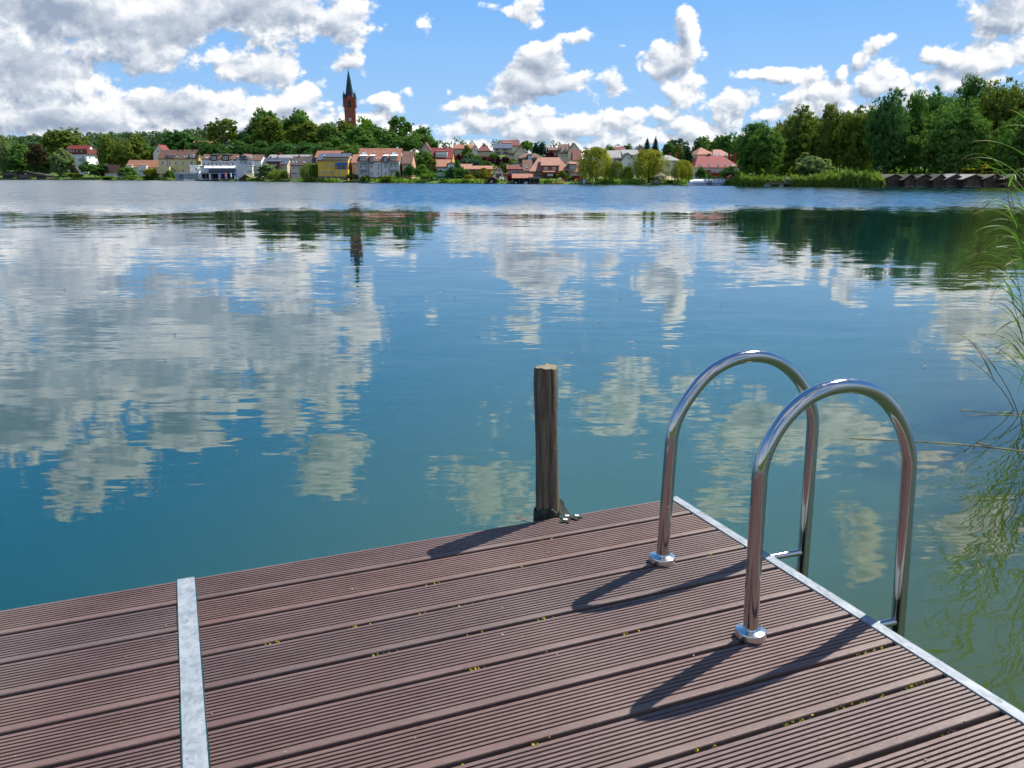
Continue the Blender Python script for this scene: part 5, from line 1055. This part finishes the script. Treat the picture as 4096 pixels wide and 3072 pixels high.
for i in range(19): m.poly([pts[i], pts[(i+1) % 19], (0,0,1.1)])
o = m.build('sand_heap', M['sand']); o.location = (p.x, d, p.z); tag(o, 'heap of pale sand beside the gazebo', 'sand')
def gazebo(x0, x1, ya, ye, ypost, yb, s, mat, label, wood='grey_wood', n=6):
    xc = (x0+x1)/2; d = shore(xc)+s; p = W(xc, yb, d); R_ = (x1-x0)/2/3411*d; z = lambda y: W(xc, y, d).z-p.z; r = empty('gazebo', p, 0, label, 'gazebo')
    m = MB(); c = [(R_*1.0*math.cos(2*math.pi*i/n), R_*1.0*math.sin(2*math.pi*i/n), z(ye)) for i in range(n)]
    for i in range(n): m.poly([c[i], c[(i+1) % n], (0,0,z(ya))])
    m.poly([(x, y, q-.12) for x, y, q in reversed(c)]); m.build('roof', M[mat], r)
    for i in range(n): a = 2*math.pi*i/n; m = MB(); x, y = R_*.82*math.cos(a), R_*.82*math.sin(a); m.box(x-.09, x+.09, y-.09, y+.09, 0, z(ye)); m.build('post', M[wood], r)
    m = MB(); m.lathe([(R_*.85,-1.5),(R_*.85,z(ypost)),(R_*.8,z(ypost)+.05),(.01,z(ypost)+.06)], seg=n); m.build('base', M['pale_roof'], r)
gazebo(2613, 2665, 688, 705, 722, 732, 1.2, 'moss_roof', 'wooden lakeside gazebo with pointed shingle roof'); gazebo(2903, 2941, 697, 711, 724, 724, 7, 'red_wood', 'small red roofed garden pavilion right of the tour boat')
h = house('red_roof_hotel', 'long white hotel with huge red hipped roof and dark red balcony', 2784, 2956, 722, 668, 623, 26, 18, 'white_plaster', 'red_roof', 'hip', hip=2.2, cat='hotel', roofw=[(2797,663,6,9,'glass_dark'),(2807,663,6,9,'glass_dark'),(2837,661,7,9,'glass_dark'),(2874,662,7,8,'glass_dark'),(2902,662,8,7,'glass_dark'),(2932,662,8,8)],
 wins=[(2793,688,13,8),(2834,686,18,8),(2858,686,4,7),(2876,686,4,7),(2840,710,14,12),(2857,712,5,8),(2876,710,14,12),(2898,712,10,8)], chims=[(2836,617,8),(2917,617,8),(2941,617,8)])
fpart(h, 'balcony', 'red_wood', 2824, 2946, 690, 703, -1.5, -.02); fpart(h, 'porch_roof', 'red_wood', 2826, 2845, 681, 685, -1.2, -.02)
for c in list(h['roof'].children):
    if c.name.startswith('chimney'): c.data.materials[0] = M['red_wood']
h = house('tower_house', 'pyramid roofed tower behind the long red roof', 2797, 2846, 690, 618, 589, 56, 13, 'cream_plaster', 'orange_roof', 'pyr', ov=1.0, wins=[(2803,624,4,10),(2822,622,8,6),(2838,622,8,6)])
h = house('hipped_house', 'house with hipped tile roof and three eyebrow dormers behind the red hotel', 2856, 2922, 690, 622, 598, 58, 14, 'cream_plaster', 'pink_roof', 'hip', hip=1.3, chims=[(2849,595,6)], roofw=[(2861,618,8,5),(2878,618,8,5),(2904,618,8,5)])
# ------------------------------------------------------------------ church
def church():
    xc, s = 1404, 272; d = shore(xc)+s; p = W(xc, 520, d); g = gz(p.x, d); r = empty('church_tower', (p.x, d, g), R(6), 'slender red brick church tower with dark pointed spire above the trees', 'church tower')
    k = d/3411; z = lambda y: W(xc, y, d).z-g; hw = 20.5*k; m = MB()
    m.box(-hw, hw, -hw, hw, -4, z(426)); m.box(-hw*1.04, hw*1.04, -hw*1.04, hw*1.04, z(447), z(444)); m.build('shaft', M['brick'], r)
    m = MB(); m.box(-hw*.98, hw*.98, -hw*.98, hw*.98, z(426)+.003, z(399)); m.build('belfry', M['brick'], r)
    for a in range(4):                                            # a steep brick gable on each face
        m = MB(); m.prism([(-hw*.85, -hw*1.03, z(401)), (hw*.85, -hw*1.03, z(401)), (0, -hw*1.03, z(379))], (0, hw*.9, 0)); o = m.build('gable', M['brick'], r); o.rotation_euler[2] = a*math.pi/2
        m = MB(); e = .25; pts = [(-hw*.85-e, -hw*1.08, z(401)-e), (0, -hw*1.08, z(379)+.05), (hw*.85+e, -hw*1.08, z(401)-e)]; m.prism(pts+[(x, y, q+.3) for x, y, q in reversed(pts)], (0, hw*1.0, 0)); q = m.build('gable_roof', M['slate_spire'], o)
        m = MB(); n = 10; c = [(hw*.36*math.cos(t), -hw*1.0, z(411)+hw*.36*math.sin(t)) for t in np.linspace(0, math.pi, n)]; m.prism(c+[(-hw*.36, -hw*1.0, z(431)), (hw*.36, -hw*1.0, z(431))], (0, -.12, 0)); o2 = m.build('sound_opening', M['dark_wood'], r); o2.rotation_euler[2] = a*math.pi/2
        for x in (-.24, .24): m = MB(); m.box(hw*(x-.1), hw*(x+.1), -hw*1.005-.02, -hw*1.003, z(450), z(443)-1); o3 = m.build('slit_window', M['black'], r); o3.rotation_euler[2] = a*math.pi/2
        m = MB(); m.tube([(0, -hw*1.0-.16, z(479)), (0, -hw*1.0-.03, z(479))], 5.4*k, 28); cl = m.build('clock', M['white_paint'], r); cl.rotation_euler[2] = a*math.pi/2
        m = MB(); m.tube([(0, -hw-.19, z(479)), (0, -hw-.162, z(479))], 3.6*k, 24); m.build('clock_face', M['steel_grey'], cl)
        m = MB(); m.box(-.07, .07, -hw-.23, -hw-.195, z(479), z(479)+3*k); m.box(-.02, 2.2*k, -hw-.229, -hw-.196, z(479)-.07, z(479)+.07); m.build('clock_hand', M['black'], cl)
    for sx in (-1, 1):
        for sy in (-1, 1):
            c = (sx*hw*1.02, sy*hw*1.02, 0); R_ = 4.3*k; m = MB()
            m.lathe([(R_*.25, z(433)), (R_*.8, z(427)), (R_*1.05, z(424)), (R_*1.05, z(421)), (R_*.9, z(420)), (R_*.9, z(394)), (R_*1.08, z(393)), (R_*1.08, z(391))], c, 8); t = m.build('turret', M['brick'], r)
            m = MB(); m.lathe([(R_*1.15, z(391)+.003), (R_*.75, z(379)), (R_*.12, z(369)), (R_*.12, z(366)), (.02, z(363))], c, 8); m.build('turret_cap', M['copper'], t)
    m = MB(); m.lathe([(hw*.98, z(392)), (hw*.72, z(381)), (hw*.30, z(318)), (.16, z(286)), (.10, z(283.5))], (0,0,0), 8); sp = m.build('spire', M['slate_spire'], r)
    m = MB()
    for a in range(8): q = 2*math.pi*a/8; m.tube([(hw*.73*math.cos(q), hw*.73*math.sin(q), z(381)), (hw*.305*math.cos(q), hw*.305*math.sin(q), z(318)), (.17*math.cos(q), .17*math.sin(q), z(286))], .16, 5)
    m.build('spire_ridge', M['copper'], sp)
    m = MB(); m.lathe([(.05, z(284)), (.40, z(283)), (.42, z(281.5)), (.08, z(280)), (.06, z(268)), (.02, z(265))], (0,0,0), 10); m.build('finial', M['copper'], sp)
    house('church_nave', 'reddish church roof showing between treetops left of the tower', 1255, 1372, 560, 533, 507, 262, 16, 'brick', 'terracotta_roof', cat='church')
church()
# ------------------------------------------------------------------ boathouses
BH = [(3538,3618,'brown_wood','leftmost brown boathouse of the east row, with two small gable windows'),(3664,3618,'dark_wood','second dark boathouse in the east row, set back in the shade'),(3664,3735,'brown_wood','third boathouse of the east row, wide gable with a half open gate'),
 (3738,3784,'brown_wood','narrow fourth boathouse with steep mossy roof in the east row'),(3786,3854,'brown_wood','boathouse in the east row with bright pale roof on its right slope'),(3857,3937,'dark_wood','dark boathouse with light corrugated roof, right of the bright roofed one'),(3938,4021,'brown_wood','boathouse with a white letter on its gable in the east row'),(4023,4104,'dark_wood','last boathouse visible in the east row, half behind reed leaves'),(4106,4180,'brown_wood','boathouse just beyond the right margin of the east row')]
for i, (a, b, wm, lab) in enumerate(BH):
    a, b = min(a, b), max(a, b); roof = 'pale_roof' if i in (4, 5) else 'felt_roof'
    h = house('boathouse', lab, a, b, 748.5, 715.5, 699.5-(1.5 if i == 4 else 0), -.5-(.6 if i % 2 else 0), 8.5, wm, roof, 'gy', ov=.55, t=.12, cat='boathouse', group='wooden boathouses along the east shore', wins=[(3570,709,5,5),(3588,709,5,5)] if i == 0 else (), wf='grey_wood')
    n = 2; w = (b-a); O = h['O']; d = O.y
    for q in range(n):
        x0, x1 = a+w*(.10+.41*q), a+w*(.49+.41*q); p, e = W(x0, 743.5, d)-O, W(x1, 719, d)-O; m = MB(); m.box(p.x, e.x, -.07, -.012, p.z, e.z); dr = m.build('gate', M['dark_wood' if wm == 'brown_wood' else 'brown_wood'], h['root'])
        for zz in (.25, .75): m = MB(); zq = p.z+(e.z-p.z)*zz; m.box(p.x+.05, e.x-.4, -.10, -.073, zq-.04, zq+.04); m.build('hinge', M['grey_wood'], dr)
    p, e = W(a+2, 747.2, d)-O, W(b-2, 744, d)-O; m = MB(); m.box(p.x, e.x, -.05, -.013, p.z, e.z); m.build('sill_board', M['pale_roof' if i in (1,2,4,5) else 'grey_wood'], h['root'])
    for q in range(3): x = h['X0']+(h['X1']-h['X0'])*(q+.02)/2.04; m = MB(); m.tube([(x, -.1, -2.4), (x, -.1, .15)], .09, 8); m.build('pile', M['bark'], h['root'])
    if i == 6:
        p = W(3979, 711, d)-O; q = W(3981, 703, d)-O; m = MB(); m.box(p.x-.03, p.x+.07, -.06, -.015, p.z, q.z); m.box(p.x-.12, p.x-.034, -.06, -.016, p.z, p.z+.09); m.build('letter', M['white_paint'], h['root'])
for i, (a, b, yp, wm, lab) in enumerate([(8,64,687,'grey_wood','grey boathouse at the far west end of the shore'),(67,140,686,'dark_wood','dark boathouse with white sign, the middle one of three on the west shore'),(143,186,697,'grey_wood','low weathered boathouse right of the dark one on the west shore')]):
    h = house('boathouse', lab, a, b, 716, 695 if i < 2 else 702, yp, -1.5, 9, wm, 'felt_roof', 'gy', ov=.5, t=.15, cat='boathouse')
    if i == 1: fpart(h, 'sign', 'white_paint', 99, 106, 694.5, 697.5, -.12, -.02)
    for q in range(2): fpart(h, 'gate', 'dark_wood' if wm == 'grey_wood' else 'grey_wood', a+(b-a)*(.12+.39*q), a+(b-a)*(.49+.39*q), 700 if i < 2 else 704, 713, -.08, -.015)

# ------------------------------------------------------------------ tour boat, piles, pier with angler
def tour_boat():
    d = shore(2840)-3.5; a, b = W(2753, 741, d), W(2930, 717, d); L = b.x-a.x; H = b.z; r = empty('tour_boat', (a.x, d, 0), 0, 'white tour boat with arched glass canopy moored at the reeds', 'boat'); n = 24; wd = 1.5
    def sec(u): return wd*(min(1, (u/.12))**.5 if u < .12 else 1)
    hz = .62; m = MB()
    for i in range(n+1):
        u = i/n; w = max(.12, sec(u)); m.v += [(L*u, -w, hz), (L*u, -w*.8, -.3), (L*u, w*.8, -.3), (L*u, w, hz)]
    for i in range(n):
        for k in range(3): m.f.append((i*4+k, i*4+k+1, i*4+5+k, i*4+4+k)); m.m.append(0)
        m.f.append((i*4, i*4+4, i*4+7, i*4+3)); m.m.append(0)
    m.f += [(0,1,2,3), (n*4, n*4+3, n*4+2, n*4+1)]; m.m += [0,0]; hu = m.build('hull', M['white_paint'], r)
    m = MB(); m.box(L*.10, L, -wd-.03, -wd*.95, hz-.16, hz-.02); m.build('stripe', M['blue_paint'], hu); m = MB(); m.box(L*.10, L, -wd-.02, -wd*.9, .02, .14); m.build('stripe', M['blue_paint'], hu)
    for q in range(9): m = MB(); x = L*(.18+.085*q); m.box(x, x+.34, -wd-.035, -wd-.005, .24, .36); m.build('lettering', M['steel_grey'], hu)
    def arch(u, top): return [(L*u, -wd*.94*math.cos(t), hz+(top-hz)*math.sin(t)**.75) for t in np.linspace(0, math.pi, 13)]
    def skin(us, tops, nm, mat):
        m = MB(); A = [arch(u, t) for u, t in zip(us, tops)]
        for p in A: m.v += p
        for i in range(len(A)-1):
            for k in range(12): m.f.append((i*13+k, i*13+k+1, i*13+14+k, i*13+13+k)); m.m.append(0)
        return m.build(nm, M[mat], r, smooth=True)
    skin([.02,.05,.10,.16,.24,.315], [hz+.35,H*.8,H*.95,H,H,H], 'bow_roof', 'cloth_white'); skin(np.linspace(.316, .99, 8), [H]*8, 'glass_canopy', 'canopy_glass')
    for u in np.linspace(.316, .99, 8): m = MB(); m.tube(arch(u, H+.03), .05, 6); m.build('rib', M['white_paint'], r)
    m = MB(); m.box(L*.2, L*.30, -.8, .8, hz+.004, H*.75); m.build('cabin', M['orange_plaster'], r)
    for q in range(8): m = MB(); x = L*(.36+.075*q); m.box(x, x+.5, -1, 1, hz+.004, hz+.35); m.box(x, x+.1, -1, 1, hz+.354, hz+.7); m.build('bench', M['steel_grey'], r)
gm, t, out = newmat('canopy_glass'); gb = t.n('ShaderNodeBsdfGlossy'); gb.inputs['Roughness'].default_value = .1; gt_ = t.n('ShaderNodeBsdfTransparent'); gt_.inputs[0].default_value = (.82,.86,.88,1); gd = t.n('ShaderNodeBsdfDiffuse'); gd.inputs[0].default_value = (.6,.64,.67,1)
g1 = t.n('ShaderNodeMixShader'); g1.inputs[0].default_value = .3; t.l.new(gt_.outputs[0], g1.inputs[1]); t.l.new(gd.outputs[0], g1.inputs[2]); g2 = t.n('ShaderNodeMixShader'); g2.inputs[0].default_value = .22; t.l.new(g1.outputs[0], g2.inputs[1]); t.l.new(gb.outputs[0], g2.inputs[2]); t.l.new(g2.outputs[0], out.inputs[0]); M['canopy_glass'] = gm
tour_boat()
for px, lab in ((2832,'dark mooring pile before the tour boat, left one of three'),(2838,'dark mooring pile before the tour boat, middle one of three'),(2845.5,'dark mooring pile before the tour boat, right one of three'),(2907,'dark pile at the right end of the tour boat')):
    d = shore(2840)-5.6; p = W(px, 742, d); m = MB(); m.lathe([(.10,-1.5),(.10,W(px, 723, d).z-.05),(.07,W(px, 722, d).z)], seg=10); o = m.build('mooring_pile', M['bark'], smooth=False); o.location = (p.x, d, 0); tag(o, lab, 'pile')
def pier():
    d = shore(3140)-6.5; a, b = W(3065, 744, d), W(3210, 732, d); L = b.x-a.x; z = b.z; r = empty('fishing_pier', (a.x, d, 0), 0, 'low wooden fishing pier standing in front of the reed bed', 'pier')
    m = MB()
    for i in range(26): x = L*i/26; m.box(x+.01, x+L/26-.01, 0, 2.0, z-.06, z)
    m.build('decking', M['grey_wood'], r); m = MB(); m.box(0, L, .05, .15, z-.25, z-.062); m.box(0, L, 1.85, 1.95, z-.25, z-.062); m.build('bearer', M['grey_wood'], r)
    for f in (.02, .38, .78): m = MB(); x = L*f; m.box(x, x+.75, .2, 1.8, -1, z-.252); m.build('pier_block', M['concrete'], r)
    for f0, f1 in ((.33,.5),(.60,.72),(.80,.98)):
        m = MB(); x0, x1 = L*f0, L*f1
        for x in (x0, x1): m.box(x-.04, x+.04, 1.85, 1.93, z, z+.7)
        m.box(x0+.041, x1-.041, 1.86, 1.92, z+.62, z+.69); m.box(x0+.041, x1-.041, 1.86, 1.92, z+.3, z+.36); m.build('railing', M['grey_wood'], r)
    # bench crate
    bx = empty('fishing_crate', (a.x+L*.87, d+.8, z), 0, 'grey wooden crate standing on the fishing pier', 'crate'); m = MB(); m.box(-.9, .9, -.4, .4, 0, .55); m.build('box', M['grey_wood'], bx); m = MB(); m.box(-.98, .98, -.46, .46, .553, .62); m.build('lid', M['pale_roof'], bx)
    # angler on a folding chair
    P = Vector((W(3153, 732, d).x, d+.9, z)); ch = empty('folding_chair', P, 0, 'folding chair under the angler on the pier', 'chair')
    m = MB(); m.box(-.25, .25, -.25, .22, .42, .45); m.build('seat', M['cloth_blue'], ch); m = MB(); m.box(-.25, .25, .222, .26, .46, .92); m.build('backrest', M['cloth_blue'], ch)
    for x in (-.24, .24):
        for y0, y1 in ((-.24, .24), (.24, -.24)): m = MB(); m.tube([(x, y0, 0), (x, y1, .415)], .016, 6); m.build('leg', M['steel_grey'], ch)
    pr = empty('person', P, 0, 'person in a white shirt and dark trousers sitting on the fishing pier', 'person')
    def skin(nm, V, E_, mat, par, root=0):
        me = bpy.data.meshes.new(nm); me.from_pydata([v[:3] for v in V], E_, []); me.materials.append(M[mat]); o = bpy.data.objects.new(nm, me); link(o, par)
        sk = o.modifiers.new('skin', 'SKIN'); sk.use_smooth_shade = True
        for i, v in enumerate(V): me.skin_vertices[0].data[i].radius = (v[3], v[3]); me.skin_vertices[0].data[i].use_root = i == root
        o.modifiers.new('sub', 'SUBSURF').levels = 1; return o
    # pelvis, spine, neck, head / arms resting on the knees / legs bent over the seat edge
    V = [(0,.08,.55,.13),(0,.10,.78,.14),(0,.08,1.00,.15),(0,.05,1.14,.055),(0,.03,1.22,.085),(0,.02,1.33,.075),(.20,.06,1.03,.05),(.25,-.05,.80,.042),(.17,-.30,.72,.034),(.15,-.38,.70,.03),(-.20,.06,1.03,.05),(-.25,-.05,.80,.042),(-.17,-.30,.72,.034),(-.15,-.38,.70,.03),
         (.10,.02,.54,.09),(.14,-.36,.55,.07),(.15,-.38,.12,.045),(.15,-.52,.05,.04),(-.10,.02,.54,.09),(-.14,-.36,.55,.07),(-.15,-.38,.12,.045),(-.15,-.52,.05,.04)]
    E_ = [(0,1),(1,2),(2,3),(3,4),(4,5),(2,6),(6,7),(7,8),(8,9),(2,10),(10,11),(11,12),(12,13),(0,14),(14,15),(15,16),(16,17),(0,18),(18,19),(19,20),(20,21)]
    skin('body', V, E_, 'skin', pr)
    k = 1.16; skin('shirt', [(0,.09,.58,.15),(0,.10,.78,.16),(0,.08,1.02,.165),(.20,.06,1.03,.065),(.25,-.05,.80,.055),(-.20,.06,1.03,.065),(-.25,-.05,.80,.055)], [(0,1),(1,2),(2,3),(3,4),(2,5),(5,6)], 'cloth_white', pr)
    skin('trousers', [(0,.08,.55,.145),(.10,.02,.545,.105),(.14,-.36,.555,.085),(.15,-.38,.14,.06),(-.10,.02,.545,.105),(-.14,-.36,.555,.085),(-.15,-.38,.14,.06)], [(0,1),(1,2),(2,3),(0,4),(4,5),(5,6)], 'denim', pr)
    skin('hair', [(0,.06,1.30,.075),(0,.03,1.36,.075)], [(0,1)], 'hair', pr)
pier()

# ------------------------------------------------------------------ reeds beside the jetty
def reedmat(name, base, tip):
    m, t, out = newmat(name); g = t.n('ShaderNodeNewGeometry'); oi = t.n('ShaderNodeObjectInfo'); tc = t.n('ShaderNodeTexCoord'); at = t.n('ShaderNodeAttribute', attribute_name='along')
    c = t.mix(oi.outputs['Random'], c4(base, .8), c4(base, 1.25)); c = t.mix(t.mr(t.math('ADD', at.outputs['Fac'], t.math('MULTIPLY', oi.outputs['Random'], .25)), .84, 1.1), c, c4(tip))
    b = t.n('ShaderNodeBsdfPrincipled'); t.set(b.inputs['Base Color'], c); b.inputs['Roughness'].default_value = .62; b.inputs['Specular IOR Level'].default_value = .2; tr = t.n('ShaderNodeBsdfTranslucent'); t.set(tr.inputs[0], c)
    ms = t.n('ShaderNodeMixShader'); ms.inputs[0].default_value = .38; t.l.new(b.outputs[0], ms.inputs[1]); t.l.new(tr.outputs[0], ms.inputs[2]); t.l.new(ms.outputs[0], out.inputs[0]); return m
M['reed_leaf'] = reedmat('reed_leaf', (.09,.19,.02), (.36,.20,.05)); M['reed_stem'] = reedmat('reed_stem', (.07,.12,.02), (.07,.12,.02)); M['reed_dead'] = reedmat('reed_dead', (.16,.11,.055), (.2,.14,.07))
rr = random.Random(5)
def leaf_blade(parent, base, az, el, L, w, droop, mat, nm='leaf', seg=14):
    p = Vector(base); th = el; m = MB(); al = []
    side = Vector((-math.sin(az), math.cos(az), 0)); st = L/seg; tw = rr.uniform(-.5, .5)
    for i in range(seg+1):
        u = i/seg; ww = w*(min(1, u*6+.35))*(1-u**2.2)*.5+.0004; d = Vector((math.cos(az)*math.cos(th), math.sin(az)*math.cos(th), math.sin(th))); nrm = d.cross(side)
        s2 = side*math.cos(tw*u)+nrm*math.sin(tw*u); m.v += [tuple(p+s2*ww+nrm*ww*.35), tuple(p), tuple(p-s2*ww+nrm*ww*.35)]; al += [u]*3
        p = p+d*st; th -= droop/seg*(.4+1.2*u)
    for i in range(seg):
        for k in range(2): m.f.append((i*3+k, i*3+k+1, i*3+4+k, i*3+3+k)); m.m.append(0)
    o = m.build(nm, M[mat], parent, smooth=True); o.data.attributes.new('along', 'FLOAT', 'POINT').data.foreach_set('value', al); return o
def reed(px, py, H, lean_az, lean, label, nl=8, left=False, dead=False):
    b = on_water(px, py); r = empty('reed', b, 0, label, 'reed', 'reeds growing beside the jetty'); pts = []
    for i in range(9):
        u = i/8; k = lean*(u**1.7); pts.append(Vector((math.cos(lean_az)*k*H, math.sin(lean_az)*k*H, H*u*(1-.25*lean*u)-.25*(1-u))))
    m = MB(); P = catmull(pts, 4); n = len(P); m.tube(P, [.0052-.0034*i/(n-1) for i in range(n)], 6); o = m.build('stem', M['reed_dead' if dead else 'reed_stem'], r, smooth=True)
    o.data.attributes.new('along', 'FLOAT', 'POINT').data.foreach_set('value', [0.]*len(o.data.vertices))
    a0 = rr.uniform(0, 6.28)
    for j in range(nl):
        u = .28+.70*(j+rr.uniform(-.2,.2))/nl; i = min(n-1, max(1, int(u*(n-1)))); az = a0+j*math.pi+rr.gauss(0, .5)
        if left and j % 3 != 2: az = math.pi+rr.gauss(.1, .5)
        leaf_blade(r, P[i], az, rr.uniform(.55, 1.15), rr.uniform(.42, .80)*(1.0 if u < .8 else .75), rr.uniform(.013, .022), rr.uniform(1.0, 2.6), 'reed_dead' if dead and j % 2 else 'reed_leaf')
    return r
RD = [(4150,1650,2.45,3.0,.27,'tall reed leaning left over the water, closest to the ladder',True),(4190,1600,2.3,2.9,.24,'reed just right of the leaning reed, its leaves arching left',True),(4125,1700,1.55,3.2,.26,'short reed with long drooping leaves near the ladder',True),(4215,1655,2.55,3.1,.20,'tall reed in the front of the clump, second from the water side',True),(4180,1540,2.2,2.8,.26,'reed at the lake side of the clump',True),(4160,1720,2.0,3.3,.30,'strongly leaning reed at the near side of the clump',True),(4140,1585,2.35,2.95,.27,'reed with broad leaves behind the closest one',True),(4205,1700,2.3,3.2,.27,'leafy reed between the near and the front stems',True),(4128,1625,1.2,2.9,.3,'low reed with short leaves at the foot of the clump',True)]
for i, (px, py, H, a, l, lab, lf) in enumerate(RD): reed(px, py, H, a, l, lab, 11, lf)
for i in range(22):
    px, py = rr.uniform(4180, 4560), rr.uniform(1540, 2000); reed(px, py, rr.uniform(1.7, 2.6), rr.uniform(2.4, 3.9), rr.uniform(.05, .24), 'green reed in the dense clump beyond the right margin', 8, rr.random() < .45)
for i, (px, py, H, a, l, lab) in enumerate([(4090,1640,.62,3.0,.9,'withered reed bent down to the water in front of the clump'),(4102,1668,.75,2.4,.7,'thin dead reed stem curving beside the bent one')]): reed(px, py, H, a, l, lab, 2, True, True)
for pts, rad, lab in (([(3400,1752),(3640,1764),(3900,1782),(4130,1808)], .0032, 'long straw coloured reed stalk floating across the water behind the ladder'),([(3840,1640),(4000,1650),(4140,1655)], .0026, 'thin pale reed stalk floating near the foot of the reeds'),([(3860,1662),(4010,1658),(4140,1668)], .0022, 'second thin pale stalk floating just below the other'),([(3905,1768),(3960,1782)], .004, 'short reddish reed piece floating above the long stalk')):
    m = MB(); P = [on_water(x, y, .004) for x, y in pts]; m.tube(catmull(P, 5), rad, 6); tag(m.build('floating_stalk', M['reed_straw']), lab, 'stalk')
for i, (px, py) in enumerate([(256,1159),(912,1169),(978,1202),(1240,1256),(1607,1247),(1761,1171),(1816,1192),(1910,1343),(658,1436),(697,1341),(2053,1204),(2394,1286),(2480,1194),(2309,1380),(2625,1417),(2883,1217),(3700,1466),(3848,1640)]):
    c = on_water(px, py, .006); L = (4+rr.random()*6)*c.y/3307; a = rr.uniform(-.5, .5); m = MB()
    P = [(-L,0,.002),(-L*.4,L*.34,.012),(L*.4,L*.3,.006),(L,0,.016),(L*.35,-L*.32,.004),(-L*.45,-L*.3,.012)]; m.poly(P); o = m.build('floating_leaf', M['reed_straw' if i % 3 else 'bark']); o.location = c; o.rotation_euler[2] = a
    tag(o, 'small dead leaf floating on the open lake', 'leaf', 'dead leaves floating on the lake')
def fish():
    c = on_water(2098, 2078, .004); e = on_water(2128, 2088); b = on_water(2064, 2068); L = (e-b).length; az = math.atan2(e.y-b.y, e.x-b.x); r = empty('fish', c, az, 'small grey fish with red fins swimming at the surface beside the mooring post', 'fish')
    m = MB(); pr = [(-.34,.012),(-.28,.03),(-.12,.075),(.08,.10),(.26,.085),(.40,.05),(.48,.015)]
    for x, w in pr:
        for k in range(8): q = 2*math.pi*k/8; m.v.append((x*L, w*L*.8*math.cos(q), w*L*.35*math.sin(q)-.004))
    for i in range(len(pr)-1):
        for k in range(8): m.f.append((i*8+k, i*8+(k+1) % 8, i*8+8+(k+1) % 8, i*8+8+k)); m.m.append(0)
    m.build('body', pm('fish_skin', (.06,.085,.07), col2=(.13,.15,.11), rough=.3, scale=60), r, smooth=True); fm = pm('red_fin', (.30,.05,.04), rough=.5)
    m = MB(); m.prism([(-.33*L,.01*L,0),(-.5*L,.11*L,0),(-.44*L,0,0),(-.5*L,-.11*L,0),(-.33*L,-.01*L,0)], (0,0,.0015)); m.build('tail', fm, r)
    for s in (-1, 1): m = MB(); m.prism([(.02*L,s*.07*L,0),(-.10*L,s*.15*L,0),(-.12*L,s*.06*L,0)], (0,0,.0015)); m.build('fin', fm, r)
fish()
